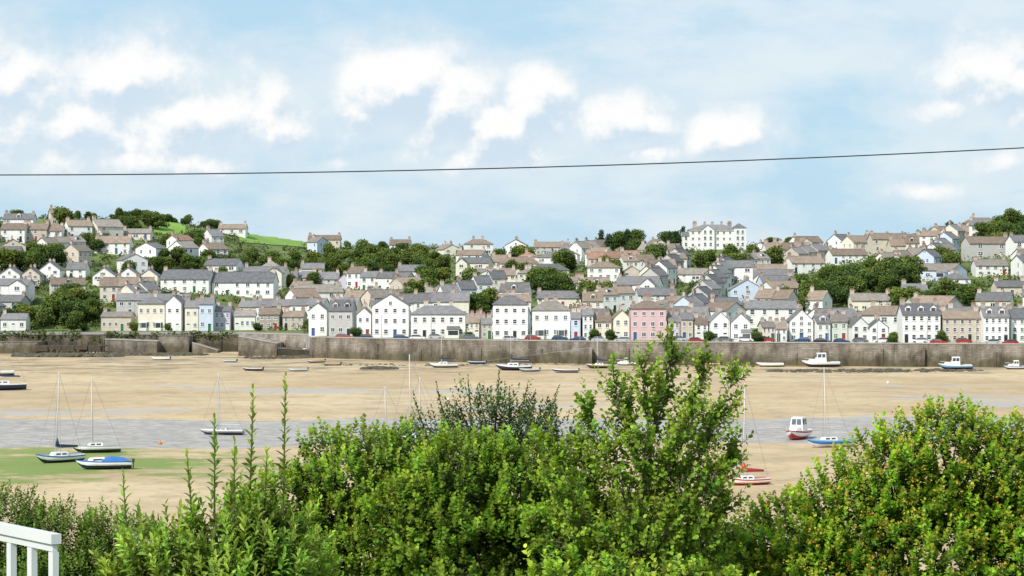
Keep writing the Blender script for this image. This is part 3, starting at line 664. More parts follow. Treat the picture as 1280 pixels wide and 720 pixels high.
for i in range(600):
    if len(tree_pos)>297: break
    px=rnd.uniform(-20,1300); t=rnd.uniform(0,.85)
    R,zr=ridge(px); D0=yq(across(px,640))+40; D=D0+(R-D0)*t; x=across(px,D)
    ppy=340-(HT(x,D)-CH)/D*F
    if overlaps(x,D,1.0,0.85) or in_zone(px,ppy,FIELD_ZONES,1.3) or in_zone(px,ppy-14,FIELD_ZONES,1.3): continue
    far_tree(x,D,rnd.uniform(0.4,0.8), rnd.choice([5,6]) if rnd.random()<0.06 else None)
print('trees',len(tree_pos))
P=[];C=[]
for i in range(4200):
    px=rnd.uniform(-60,1340); R,zr=ridge(px); D0=yq(across(px,640))+30; D=D0+(R-D0)*rnd.uniform(0,1.04); x=across(px,D)
    if overlaps(x,D,0.5,0.72): continue
    if in_zone(px,340-(HT(x,D)-CH)/D*F,FIELD_ZONES,1.15): continue
    z=HT(x,D); r=rnd.uniform(0.6,2.3); n=26
    d=unit(rng.normal(size=(n,3))); d[:,2]=np.abs(d[:,2]); p=np.array([x,D,z])+d*np.array([r*1.4,r,r*1.2])*rng.uniform(0.5,1,(n,1))
    cc=np.array(rnd.choice([(0.13,0.18,0.04),(0.09,0.13,0.035),(0.19,0.22,0.07),(0.07,0.11,0.035)]))
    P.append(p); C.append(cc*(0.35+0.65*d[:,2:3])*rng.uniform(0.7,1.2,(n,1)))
# ivy and weeds hanging over the old sea wall
for i in range(90):
    px=rnd.uniform(-20,296); x=across(px,684); r=rnd.uniform(0.5,1.3); n=26
    d=unit(rng.normal(size=(n,3))); p=np.array([x,683.6,QZ-rnd.uniform(-.3,1.6)])+d*np.array([r*1.6,.5,r*.8])
    P.append(p); C.append(np.array([0.10,0.14,0.035])*rng.uniform(0.5,1.2,(n,1)))
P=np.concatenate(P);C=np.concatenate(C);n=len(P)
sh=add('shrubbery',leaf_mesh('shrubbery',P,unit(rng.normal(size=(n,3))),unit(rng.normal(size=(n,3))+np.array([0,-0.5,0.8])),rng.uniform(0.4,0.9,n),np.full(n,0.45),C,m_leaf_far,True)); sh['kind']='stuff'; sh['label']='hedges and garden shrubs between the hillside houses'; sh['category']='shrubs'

# ------------------------------------------------------------------ quay wall
def wall_stone(name,c1,c2,base):
    m=bpy.data.materials.new(name); m.use_nodes=True; nt=m.node_tree; N=nt.nodes; L=nt.links; b=N['Principled BSDF']; b.inputs['Roughness'].default_value=0.9
    geo=N.new('ShaderNodeNewGeometry'); sx=N.new('ShaderNodeSeparateXYZ'); L.new(geo.outputs['Position'],sx.inputs[0])
    cx=N.new('ShaderNodeCombineXYZ'); L.new(sx.outputs['X'],cx.inputs['X']); L.new(sx.outputs['Z'],cx.inputs['Y'])
    br=N.new('ShaderNodeTexBrick'); br.inputs['Scale'].default_value=1.0; br.inputs['Brick Width'].default_value=1.1; br.inputs['Row Height'].default_value=0.45; br.inputs['Mortar Size'].default_value=0.03
    br.inputs['Color1'].default_value=(*c1,1); br.inputs['Color2'].default_value=(*c2,1); br.inputs['Mortar'].default_value=(*[v*0.6 for v in c2],1); L.new(cx.outputs[0],br.inputs['Vector'])
    no=N.new('ShaderNodeTexNoise'); no.inputs['Scale'].default_value=0.3; no.inputs['Detail'].default_value=8; no.inputs['Roughness'].default_value=0.65; L.new(geo.outputs['Position'],no.inputs['Vector'])
    ad=N.new('ShaderNodeMath'); ad.operation='MULTIPLY_ADD'; L.new(no.outputs['Fac'],ad.inputs[0]); ad.inputs[1].default_value=-8; L.new(sx.outputs['Z'],ad.inputs[2])
    mr=N.new('ShaderNodeMapRange'); mr.interpolation_type='SMOOTHSTEP'; mr.inputs['From Min'].default_value=-2.8; mr.inputs['From Max'].default_value=0.2; L.new(ad.outputs[0],mr.inputs['Value'])
    mx=N.new('ShaderNodeMix'); mx.data_type='RGBA'; L.new(mr.outputs[0],mx.inputs['Factor']); mx.inputs['A'].default_value=(*base,1); L.new(br.outputs['Color'],mx.inputs['B'])
    mpp=N.new('ShaderNodeMapping'); mpp.inputs['Scale'].default_value=(1,1,0.25); L.new(geo.outputs['Position'],mpp.inputs['Vector'])
    n2=N.new('ShaderNodeTexNoise'); n2.inputs['Scale'].default_value=0.3; n2.inputs['Detail'].default_value=8; n2.inputs['Roughness'].default_value=0.7; L.new(mpp.outputs[0],n2.inputs['Vector'])
    m2=N.new('ShaderNodeMix'); m2.data_type='RGBA'; m2.blend_type='MULTIPLY'; m2.inputs['Factor'].default_value=0.95; L.new(mx.outputs['Result'],m2.inputs['A'])
    cr=N.new('ShaderNodeValToRGB'); cr.color_ramp.elements[0].position=0.38; cr.color_ramp.elements[0].color=(0.42,0.38,0.34,1); cr.color_ramp.elements[1].position=0.60; cr.color_ramp.elements[1].color=(1.25,1.2,1.15,1); L.new(n2.outputs['Fac'],cr.inputs[0]); L.new(cr.outputs[0],m2.inputs['B'])
    L.new(m2.outputs['Result'],b.inputs['Base Color']); return m
m_qw=wall_stone('quay_stone',(0.28,0.25,0.22),(0.20,0.18,0.155),(0.10,0.09,0.055))
m_ql=wall_stone('pale_quay_stone',(0.36,0.33,0.29),(0.28,0.255,0.22),(0.15,0.13,0.10))
m_qd=wall_stone('shaded_quay_stone',(0.15,0.125,0.095),(0.105,0.09,0.07),(0.055,0.05,0.03))  # shadow on the left sea wall put into a darker stone colour
m_cop=mat('coping_stone',(0.42,0.40,0.37),0.9,0.1,0.5,coord='World')
m_copd=mat('dark_coping_stone',(0.24,0.215,0.18),0.9,0.25,0.5,coord='World')
def ribbon(name,label,pts,material,ztop=QZ+0.9,pitch=11,cop=None):
    t=thing(name,label,'sea wall',(pts[0][0],pts[0][1],0)); ox,oy=pts[0]
    b=MB(); c=MB()
    for i in range(len(pts)-1):
        (x0,y0),(x1,y1)=pts[i],pts[i+1]; x0-=ox;x1-=ox;y0-=oy;y1-=oy
        f=0.55
        b.poly([(x0,y0-f-0.5,-1.5),(x1,y1-f-0.5,-1.5),(x1,y1-f,ztop),(x0,y0-f,ztop)]); b.poly([(x0,y0-f,ztop),(x1,y1-f,ztop),(x1,y1+0.25,ztop),(x0,y0+0.25,ztop)]); b.poly([(x1,y1+0.25,-1.5),(x0,y0+0.25,-1.5),(x0,y0+0.25,ztop),(x1,y1+0.25,ztop)])
        c.poly([(x0,y0-f-0.12,ztop-0.05),(x1,y1-f-0.12,ztop-0.05),(x1,y1-f-0.12,ztop+0.2),(x0,y0-f-0.12,ztop+0.2)]); c.poly([(x0,y0-f-0.12,ztop+0.2),(x1,y1-f-0.12,ztop+0.2),(x1,y1+0.3,ztop+0.2),(x0,y0+0.3,ztop+0.2)]); c.poly([(x1,y1+0.3,ztop-0.05),(x0,y0+0.3,ztop-0.05),(x0,y0+0.3,ztop+0.2),(x1,y1+0.3,ztop+0.2)])
    add('wall',b.mesh('wall',(material,)),t); add('coping',c.mesh('coping',(cop or m_cop,)),t)
    for i in range(len(pts)-1):
        (x0,y0),(x1,y1)=pts[i],pts[i+1]; n=int(abs(x1-x0)/pitch)
        for k in range(n):
            u=(k+rnd.uniform(.3,.7))/n; X=x0+(x1-x0)*u-ox; Y=y0+(y1-y0)*u-oy; bb=MB(); bb.box(-0.25,0.25,-1.2,-0.3,-1.4,ztop-1.2-rnd.random()*2)
            if abs(x0+(x1-x0)*u)<260: add('buttress',bb.mesh('buttress',(material,)),t,(X,Y,0))
pts=[(x,yq(x)) for x in [-55,-45,-30,-15,0,20,40,60,80,100,127,200,600]]
ribbon('quay_wall','long grey stone quay wall with coping and buttresses',pts,m_qw,QZ+0.5)
ribbon('quay_wall','weathered stone sea wall, coloured dark for shade, beside the old slip',[(-600,684),(-152,684),(-115,684),(-81,684)],m_qd,QZ-0.25,cop=m_copd)
ribbon('quay_wall','pale stone wall stepping out to the quay corner',[(-81,684),(-59.5,668),(-55,634)],m_ql,QZ+0.2)
def bastion(label,px0,px1,D,dep,za,zb,material):
    X0=across(px0,D); X1=across(px1,D); w_=X1-X0
    t=thing('stone_quay',label,'quay',(X0,D,0)); b=MB()
    b.poly([(0,-0.4,-1),(w_,-0.4,-1),(w_,0,zb),(0,0,za)]); b.poly([(w_,-0.4,-1),(w_,dep,-1),(w_,dep,zb),(w_,0,zb)]); b.poly([(0,dep,-1),(0,-0.4,-1),(0,0,za),(0,dep,za)]); b.poly([(0,0,za),(w_,0,zb),(w_,dep,zb),(0,dep,za)])
    add('wall',b.mesh('wall',(material,)),t)
    c=MB(); c.poly([(0,-0.15,za+.02),(w_,-0.15,zb+.02),(w_,-0.15,zb+.3),(0,-0.15,za+.3)]); c.poly([(0,-0.15,za+.3),(w_,-0.15,zb+.3),(w_,.6,zb+.3),(0,.6,za+.3)]); add('coping',c.mesh('coping',(m_cop if material is m_ql else m_copd,)),t)
bastion('low dark stone quay stepping out from the shore',-20,46,670,13.4,3.6,3.6,m_qw)
bastion('low grey stone quay by the old staging',131,196,668,15.4,4.4,3.8,m_ql)
bastion('grey stone quay beside a boat slip',198,236,674,9.4,5.3,5.3,m_qw)
bastion('pale sloping stone ramp down to the sand',298,346,655,22,5.6,3.6,m_ql)
bastion('low stone landing below the quay corner',347,386,650,14,2.4,1.8,m_qd)
bastion('sloping stone ramp from the sea wall',240,272,674,9.4,3.2,1.0,m_ql)
bastion('crumbling low stone step under the staging',60,100,676,7.4,2.2,1.4,m_qw)
b=MB(); x0=across(585,600); x1=across(740,592); ya=yq(x0)-1.2; yb=yq(x1)-1.2
b.poly([(x0,ya-2,0.1),(x1,yb-2,4.6),(x1,yb,4.6),(x0,ya,0.1)],1); b.poly([(x0,ya-2,0.1),(x0,ya-2,-1),(x1,yb-2,-1),(x1,yb-2,4.6)]); b.poly([(x1,yb-2,-1),(x1,yb,-1),(x1,yb,4.6),(x1,yb-2,4.6)])
sl=add('slipway',b.mesh('slipway',(m_qw,m_cop))); sl['label']='sloping stone slipway running down the quay wall'; sl['category']='slipway'
b=MB(); X0=across(1130,573); X1=across(1158,572); n=14
for k in range(n):
    xa=X0+(X1-X0)*k/n; xb=X0+(X1-X0)*(k+1)/n; b.box(xa,xb,yq(xa)-2.0,yq(xa)-1.08,-1,0.4+5.0*(k+1)/n)
st=add('stone_steps',b.mesh('stone_steps',(m_qw,))); st['label']='stone steps rising along the quay wall'; st['category']='steps'
m_tim=mat('weathered_timber',(0.11,0.085,0.06),0.9,0.2,2,bump=0.3)
jx=across(48,660); jw=across(130,660)-jx
jt=thing('timber_staging','derelict timber staging on posts below the sea wall','jetty',(jx,656,0))
b=MB(); b.box(0,jw,0,10,2.6,2.9)
for k in range(5): b.box(jw*k/5,jw*k/5+jw/5-0.3,-0.3,-0.004,1.4+0.5*(k%2),3.1)
add('deck',b.mesh('deck',(m_tim,)),jt)
for k in range(11):
    b=MB(); b.tube([(0,0,-1),(rnd.uniform(-.4,.4),0,3.0+rnd.uniform(0,2.0))],[0.3,0.22]); add('post',b.mesh('post',(m_tim,)),jt,(jw*k/10,0.4,0))
    if k<10: b=MB(); b.tube([(0,0,0.3),(jw/10,0,2.4)],[0.16,0.16]); add('brace',b.mesh('brace',(m_tim,)),jt,(jw*k/10,0.9,0))
m_rock=mat('weedy_rock',(0.14,0.12,0.09),0.95,0.25,1.2,col2=(0.05,0.05,0.03))
def rock_field(label,cx,cy,rx,ry,n,s0,s1):
    b=MB()
    for i in range(n):
        a=rnd.uniform(0,6.28); r=math.sqrt(rnd.random()); X=cx+rx*r*math.cos(a); Y=cy+ry*r*math.sin(a); s=rnd.uniform(s0,s1)
        z=HT(X,min(Y,yq(X)-0.5)); base=len(b.v)
        ph=rnd.uniform(0,6)
        for (zz,rr) in ((-0.3,1),(0.25,0.95),(0.55,0.6)):
            for k in range(6): t=k*math.pi/3+ph; q=rr*s*rnd.uniform(0.7,1.2); b.v.append((X+q*math.cos(t)*1.3,Y+q*math.sin(t),z+zz*s*rnd.uniform(0.6,1.1)))
        for j in range(2):
            for k in range(6): b.f.append((base+j*6+k,base+j*6+(k+1)%6,base+(j+1)*6+(k+1)%6,base+(j+1)*6+k)); b.m.append(0)
        b.f.append(tuple(base+12+k for k in range(6))); b.m.append(0)
    o=add('rocks',b.mesh('rocks',(m_rock,))); o['kind']='stuff'; o['label']=label; o['category']='rocks'
rock_field('dark weed-covered stones below the quay wall',across(1080,566),555,27,7,260,0.2,0.8)
rock_field('heap of dark weedy stones on the sand',across(472,565),569,3.8,2.5,80,0.4,1.3)
rock_field('tumbled stones under the old staging',across(88,655),652,15,5,300,0.5,2.0)
rock_field('scattered small stones by the slip',across(360,640),642,12,8,140,0.2,1.1)
rock_field('weedy stones along the old sea wall',across(190,662),661,16,5,220,0.3,1.4)
rock_field('scattered stones along the foot of the quay',0,590,50,6,130,0.15,0.5)

# ------------------------------------------------------------------ cars and lamp posts on the quay
CARC=[('white',(0.75,0.75,0.75)),('silver',(0.45,0.46,0.48)),('dark blue',(0.03,0.06,0.16)),('red',(0.4,0.03,0.02)),('black',(0.02,0.02,0.025)),('grey',(0.15,0.16,0.17))]
m_tyre=mat('tyre_rubber',(0.025,0.025,0.025),0.9); m_rim=mat('alloy_rim',(0.5,0.5,0.5),0.3,metallic=0.8)
def car_meshes(c):
    mp_=mat('car_paint',c,0.25,0.03,spec=0.6); b=MB()
    prof=[(-2.1,0.35),(-2.12,0.75),(-1.95,0.95),(-1.0,1.0),(1.0,0.98),(1.85,0.9),(2.1,0.72),(2.12,0.35)]
    for sg in(-1,1): b.poly([(x,sg*0.86,z) for x,z in (prof if sg<0 else prof[::-1])])
    for i in range(len(prof)): (x0,z0),(x1,z1)=prof[i],prof[(i+1)%len(prof)]; b.poly([(x0,0.86,z0),(x1,0.86,z1),(x1,-0.86,z1),(x0,-0.86,z0)])
    b.poly([(-1.45,-0.66,1.47),(0.45,-0.66,1.47),(0.45,0.66,1.47),(-1.45,0.66,1.47)])
    g2=MB(); lo=[(-1.9,-0.8,0.99),(1.15,-0.8,0.99),(1.15,0.8,0.99),(-1.9,0.8,0.99)]; hi=[(-1.45,-0.66,1.46),(0.45,-0.66,1.46),(0.45,0.66,1.46),(-1.45,0.66,1.46)]
    for i in range(4): j=(i+1)%4; g2.poly([lo[i],lo[j],hi[j],hi[i]])
    return b.mesh('body',(mp_,)),g2.mesh('window',(m_glass,))
wb=MB(); wb.tube([(0,-0.11,0),(0,0.11,0)],0.33,0,14); wb.tube([(0,-0.125,0),(0,0.125,0)],0.19,1,10); WHM=wb.mesh('wheel',(m_tyre,m_rim))
CM=[car_meshes(c) for _,c in CARC]
for px in [430,458,500,523,548,590,640,668,700,722,752,775,846,868,905,930,962,1004,1030,1052,1078,1104,1150,1172,1205,1240,1262]:
    D=yq(across(px,590))+rnd.choice([5,6,11,12]); X=across(px+rnd.uniform(-3,3),D); k=rnd.choice([0,0,1,1,2,3,4,5])
    t=thing('parked_car',f'{CARC[k][0]} hatchback car parked along the quay road','car',(X,D,HT(X,D)),(0,0,math.atan2(-0.2,1)+rnd.choice([0,math.pi])+rnd.uniform(-0.05,0.05)),'cars parked along the quay')
    add('body',CM[k][0],t); add('window',CM[k][1],t)
    for wx in(-1.3,1.3):
        for wy in(-0.78,0.78): add('wheel',WHM,t,(wx,wy,0.33))
m_pole=mat('galvanised_pole',(0.35,0.36,0.37),0.5)
lp=MB(); lp.tube([(0,0,0),(0,0,6.2),(0,-0.5,6.7),(0,-1.1,6.75)],[0.09,0.06,0.05,0.04]); LPM=lp.mesh('pole',(m_pole,))
lh=MB(); lh.box(-0.12,0.12,-1.7,-1.05,6.65,6.82); LHM=lh.mesh('lamp_head',(m_pole,))
for px in range(415,1290,62):
    D=yq(across(px,595))+2.2; X=across(px,D); t=thing('street_lamp','grey street lamp on the quay edge','street lamp',(X,D,HT(X,D)),(0,0,math.pi),'street lamps along the quay'); add('pole',LPM,t); add('lamp_head',LHM,t)

# ------------------------------------------------------------------ boats
PAINT={n:mat('boat_'+n.replace(' ','_'),c,0.35,0.05,1.5,spec=0.5) for n,c in {'white':(0.80,0.80,0.78),'blue':(0.04,0.16,0.45),'navy':(0.02,0.035,0.09),'red':(0.48,0.035,0.025),'black':(0.03,0.03,0.03),'grey':(0.35,0.36,0.38),'brown':(0.22,0.12,0.06),'green':(0.04,0.18,0.10),'cream':(0.65,0.58,0.42),'orange':(0.7,0.2,0.03),'light blue':(0.2,0.42,0.65)}.items()}
m_mast=mat('mast_alloy',(0.60,0.59,0.57),0.4,0.05); m_wire=mat('rigging_wire',(0.25,0.25,0.25),0.5); m_deck=mat('boat_deck',(0.62,0.60,0.55),0.7); m_motor=mat('outboard_casing',(0.04,0.04,0.045),0.4)
def hull_mesh(Ln,B,Hh,top,bot,stripe,openb=False,transom=0.75):
    b=MB(); ns=13; nr=7; g=[]
    for i in range(ns):
        s=i/(ns-1); x=-Ln/2+Ln*s
        hb=B/2*(transom+(1-transom)*math.sin(min(1,s/0.45)*math.pi/2)) if s<0.45 else B/2*math.cos(((s-0.45)/0.55)**1.6*math.pi/2)
        hb=max(hb,0.02); sheer=Hh*(1+0.22*(2*s-0.8)**2*(1 if s>0.4 else 0.4)); keel=Hh*0.12*(1-s)+ (Hh*0.75*max(0,(s-0.8)/0.2)**2)
        rowp=[]
        for k in range(nr):
            u=k/(nr-1); z=keel+(sheer-keel)*(u**1.15); yy=hb*(math.sin(min(1,u*1.25)*math.pi/2)**0.75)
            rowp.append((x+ (0.06*Ln*u*s if s>0.85 else 0),yy,z))
        g.append(rowp)
    def idx(i,k,sg): return i*nr*2+k+(nr if sg<0 else 0)
    for r_ in g:
        b.v+=[p for p in r_]; b.v+=[(p[0],-p[1],p[2]) for p in r_]
    for i in range(ns-1):
        for k in range(nr-1):
            m=1 if k<3 else (2 if k==nr-2 else 0)
            b.f.append((idx(i,k,1),idx(i,k+1,1),idx(i+1,k+1,1),idx(i+1,k,1))); b.m.append(m)
            b.f.append((idx(i,k,-1),idx(i+1,k,-1),idx(i+1,k+1,-1),idx(i,k+1,-1))); b.m.append(m)
    b.f.append(tuple([idx(0,k,1) for k in range(nr)]+[idx(0,k,-1) for k in range(nr-1,-1,-1)])); b.m.append(0)
    hull=b.mesh('hull',(PAINT[top],PAINT[bot],PAINT[stripe]),False)
    d=MB(); dz=0.06 if not openb else Hh*0.45
    for i in range(ns-1):
        p=g[i][-1]; q=g[i+1][-1]; f=0.97 if not openb else 0.88
        d.poly([(p[0],p[1]*f,p[2]-dz),(p[0],-p[1]*f,p[2]-dz),(q[0],-q[1]*f,q[2]-dz),(q[0],q[1]*f,q[2]-dz)])
    return hull,d.mesh('deck',(m_deck if not openb else PAINT['brown'],)),g
def cabin_mesh(x0,x1,w0,w1,z0,z1,mm,slope=0.3,name='cabin'):
    b=MB(); lo=[(x0,-w0,z0),(x1,-w1,z0),(x1,w1,z0),(x0,w0,z0)]; hi=[(x0+slope*0.2,-w0*0.82,z1),(x1-slope,-w1*0.75,z1-0.03),(x1-slope,w1*0.75,z1-0.03),(x0+slope*0.2,w0*0.82,z1)]
    for i in range(4): j=(i+1)%4; b.poly([lo[i],lo[j],hi[j],hi[i]])
    b.poly(hi); return b.mesh(name,(mm,)),lo,hi
def side_window(lo,hi,u0,u1,v0,v1,sg):
    if sg<0: A,Bq,C_,D_=lo[0],lo[1],hi[1],hi[0]
    else: A,Bq,C_,D_=lo[3],lo[2],hi[2],hi[3]
    def P(u,v):
        p=(Vector(A)*(1-u)+Vector(Bq)*u)*(1-v)+(Vector(D_)*(1-u)+Vector(C_)*u)*v; p.y+=sg*0.02; return p
    b=MB(); b.poly([P(u0,v0),P(u1,v0),P(u1,v1),P(u0,v1)]); return b.mesh('window',(m_glass,))
def boat(kind,px,py,Ln,head,top,bot,stripe,label,mast=0,tilt=0,cover=None,name=None,mrake=0.0,cabin='white',D=None,beam=None,covr=0.30,low=1.0):
    D=D or sand_dist(py); X=across(px,D); z=max(-0.35,HT(X,D))
    B=Ln*(beam or (0.33 if Ln>5.5 else 0.38)); Hh=(Ln*0.15 if kind!='dinghy' else Ln*0.14)*low
    nm=name or {'yacht':'yacht','dinghy':'rowing_boat','motor':'motor_boat','covered':'motor_boat'}[kind]
    t=thing(nm,label,{'yacht':'sailing boat','dinghy':'boat','motor':'motor boat','covered':'motor boat'}[kind],(X,D,z-0.05),(math.radians(tilt),0,math.radians(head)),'boats aground on the tidal sand')
    hull,deck,gg=hull_mesh(Ln,B,Hh,top,bot,stripe,kind=='dinghy'); add('hull',hull,t); add('deck',deck,t)
    zt=Hh*1.0
    if kind=='yacht':
        cm,lo,hi=cabin_mesh(-Ln*0.12,Ln*0.22,B*0.34,B*0.22,zt-0.05,zt+Ln*0.07*low,PAINT[cabin]); c=add('cabin',cm,t)
        for sg in(-1,1):
            add('window',side_window(lo,hi,0.12,0.42,0.35,0.8,sg),c); add('window',side_window(lo,hi,0.52,0.82,0.35,0.8,sg),c)
        b=MB(); b.box(-Ln*0.15,Ln*0.12,-0.06,0.06,-0.15,Hh*0.25); add('keel',b.mesh('keel',(PAINT[bot],)),t)
        b=MB(); b.box(-Ln*0.5-0.12,-Ln*0.5+0.0,-0.03,0.03,0.1,Hh*1.05); add('rudder',b.mesh('rudder',(PAINT[top],)),t)
    if kind=='motor':
        cm,lo,hi=cabin_mesh(-Ln*0.12,Ln*0.18,B*0.36,B*0.32,zt-0.05,zt+Ln*0.25,PAINT[cabin],0.45,'wheelhouse'); c=add('wheelhouse',cm,t)
        for sg in(-1,1): add('window',side_window(lo,hi,0.1,0.45,0.5,0.88,sg),c); add('window',side_window(lo,hi,0.52,0.9,0.5,0.88,sg),c)
        b=MB(); f=lambda u,v:(Vector(lo[1])*(1-u)+Vector(lo[2])*u)*(1-v)+(Vector(hi[1])*(1-u)+Vector(hi[2])*u)*v+Vector((0.02,0,0))
        b.poly([f(.1,.5),f(.47,.5),f(.47,.9),f(.1,.9)]); b.poly([f(.53,.5),f(.9,.5),f(.9,.9),f(.53,.9)]); add('windscreen',b.mesh('windscreen',(m_glass,)),c)
        fm_,lo2,hi2=cabin_mesh(Ln*0.18,Ln*0.38,B*0.3,B*0.12,zt-0.03,zt+Ln*0.08,PAINT[cabin]); add('foredeck_cabin',fm_,t)
        b=MB(); rp=[(Ln*0.2,-B*0.42,zt+0.1),(Ln*0.2,-B*0.42,zt+0.65),(Ln*0.5,0,zt+0.85),(Ln*0.2,B*0.42,zt+0.65),(Ln*0.2,B*0.42,zt+0.1)]; b.tube(rp,0.03,0,4); add('guard_rail',b.mesh('guard_rail',(m_mast,)),t)
    if kind=='covered':
        fm_,lo2,hi2=cabin_mesh(Ln*0.0,Ln*0.34,B*0.36,B*0.16,zt-0.03,zt+Ln*0.08,PAINT[cabin]); c=add('foredeck_cabin',fm_,t)
        for sg in(-1,1): add('window',side_window(lo2,hi2,0.15,0.7,0.3,0.75,sg),c)
        b=MB(); X=[-Ln*.48,-Ln*.36,-Ln*.12,Ln*.06]; Hc=[.12,.55,.75,.42]; ring=[]
        for xx,hh in zip(X,Hc): ring.append([(xx,B*.46*math.cos(a),zt-0.02+hh*math.sin(a)) for a in np.linspace(0,math.pi,8)])
        for i in range(3):
            for k in range(7): b.poly([ring[i][k],ring[i+1][k],ring[i+1][k+1],ring[i][k+1]])
        b.poly(ring[0]); b.poly(ring[3][::-1]); add('canvas_cover',b.mesh('canvas_cover',(PAINT[cover or 'blue'],)),t)
    if kind in('motor','dinghy','covered') and Ln>3.4:
        b=MB(); b.box(-Ln*0.5-0.35,-Ln*0.5-0.05,-0.16,0.16,Hh*0.9,Hh*0.9+0.45); b.box(-Ln*0.5-0.25,-Ln*0.5-0.12,-0.05,0.05,0.15,Hh*0.9); add('outboard_motor',b.mesh('outboard_motor',(m_motor,)),t)
    if kind=='dinghy':
        for u in(-0.25,0.05,0.28):
            b=MB(); b.box(Ln*u-0.12,Ln*u+0.12,-B*0.4*(1-abs(u)*0.8),B*0.4*(1-abs(u)*0.8),Hh*0.7,Hh*0.75); add('thwart',b.mesh('thwart',(PAINT['brown'],)),t)
    if mast:
        mx=Ln*0.1; tip=Vector((mx-mrake*mast,0,zt+mast)); b=MB(); b.tube([(mx,0,Hh*0.5),tuple(tip)],[0.09,0.06],0,6); add('mast',b.mesh('mast',(m_mast,),True),t)
        b=MB(); b.tube([(mx-0.1,0,zt+Ln*0.15),(-Ln*0.42,0,zt+Ln*0.14)],[0.06,0.05]); bo=add('boom',b.mesh('boom',(m_mast,)),t)
        if cover:
            b=MB(); b.tube([(mx-0.05,0,zt+Ln*0.34),(mx-0.12,0,zt+Ln*0.20),(0,0,zt+Ln*0.185),(-Ln*0.38,0,zt+Ln*0.165)],[covr*.4,covr,covr*.75,0.12],0,8); add('sail_cover',b.mesh('sail_cover',(PAINT[cover],),True),t)
        for e in [(Ln*0.52,0,zt*1.2),(-Ln*0.49,0,zt),(mx-0.1,B*0.45,zt),(mx-0.1,-B*0.45,zt)]:
            b=MB(); b.tube([tuple(tip*0.98+Vector((0,0,0.1))),e],0.018,0,4); add('stay',b.mesh('stay',(m_wire,)),t)
        b=MB(); zz=zt+mast*0.58; b.tube([(mx-mrake*mast*.58,-B*0.28,zz),(mx-mrake*mast*.58,B*0.28,zz)],0.025,0,4); add('spreader',b.mesh('spreader',(m_mast,)),t)
    return t
boat('yacht',75,578,6.4,222,'white','navy','blue','white yacht with blue stripe aground beside green weed',10.6,-4,'navy')
boat('yacht',121,566,6.2,195,'white','black','grey','white yacht with dark bottom aground on sand',9.2,5,None)
boat('covered',131,587,6.4,188,'white','navy','blue','low white motor boat with blue canvas cover lying on weed',0,7,'blue')
boat('yacht',278,541,6.4,172,'grey','navy','white','grey hulled yacht leaning at the water edge',8.6,10,None,mrake=-0.05,low=0.75,cabin='grey')
boat('yacht',4,488,9.0,200,'navy','black','white','dark blue yacht aground on sand',19,3,'navy')
boat('yacht',-6,470,8.5,190,'white','navy','white','white yacht with tall mast on sand',13,0,None)
boat('motor',998,546,8.2,250,'white','red','red','white and red motor cruiser seen bow-on',0,0,None,beam=0.40)
boat('yacht',1038,559,6.6,203,'blue','white','light blue','blue and white yacht with bare mast on sand',10.0,3,None)
boat('yacht',934,607,5.2,197,'white','red','red','white and red yacht with red sail cover on sand',10.8,-3,'red',covr=0.36)
boat('yacht',487,548,6,200,'white','navy','blue','white yacht with slim mast behind the bushes',7.0,2,None)
boat('yacht',519,556,7,200,'white','navy','blue','white yacht with tall mast behind the bushes',11.6,2,'navy')
boat('yacht',531,545,7,180,'white','red','blue','white yacht with second mast behind the bushes',8.0,-1,None)
SM=[('dinghy',201,450,5.0,175,'white','grey','white','white open boat on sand'),('motor',276,441,4.4,240,'white','navy','white','small white cabin boat by the sea wall'),('dinghy',287,453,3.8,165,'white','blue','light blue','small white and blue dinghy on sand'),
 ('dinghy',316,464,4.8,175,'navy','brown','white','dark blue dinghy with white rim on sand'),('dinghy',372,464,4.6,185,'white','grey','light blue','white dinghy with pale blue rim on sand'),('motor',381,445,5.0,230,'red','black','red','small red fishing boat below the quay corner'),
 ('dinghy',395,454,4.6,200,'white','black','red','white boat with red rim by the quay'),('dinghy',415,457,4.4,170,'brown','black','cream','brown wooden boat by the quay'),('dinghy',349,443,5.5,182,'black','black','grey','black open boat by the slip'),
 ('yacht',555,460,6.8,185,'white','navy','white','white yacht below the quay wall'),('dinghy',596,456,4.6,180,'blue','black','white','blue dinghy below the quay wall'),('yacht',643,463,8.4,178,'navy','black','white','dark gaff yacht with mast below the quay wall'),
 ('dinghy',662,464,4.8,195,'grey','navy','white','grey dinghy beside the dark yacht'),('dinghy',707,466,6.0,180,'navy','grey','white','navy open boat with white rim on sand'),('yacht',750,461,6.4,184,'brown','black','white','brown hulled sailing boat by the quay'),
 ('motor',783,458,5,175,'white','blue','white','small white cabin boat by the quay wall'),('dinghy',889,458,4.6,170,'white','red','red','white dinghy with red rim by the quay'),('dinghy',963,460,6.6,183,'white','grey','white','long white open boat below the quay'),
 ('motor',1027,460,9.0,184,'white','navy','white','large white cabin cruiser below the quay'),('motor',1195,463,7.8,178,'light blue','navy','white','light blue fishing boat with white wheelhouse'),('motor',1270,463,5.6,182,'white','navy','blue','white and blue motor boat on sand')]
for s in SM:
    k=s[0]; ms={555:9,643:9.5,750:7}.get(s[1],0)
    boat(k,s[1],s[2],s[3],s[4],s[5],s[6],s[7],s[8],ms,rnd.uniform(-6,6),'navy' if k=='yacht' else None)
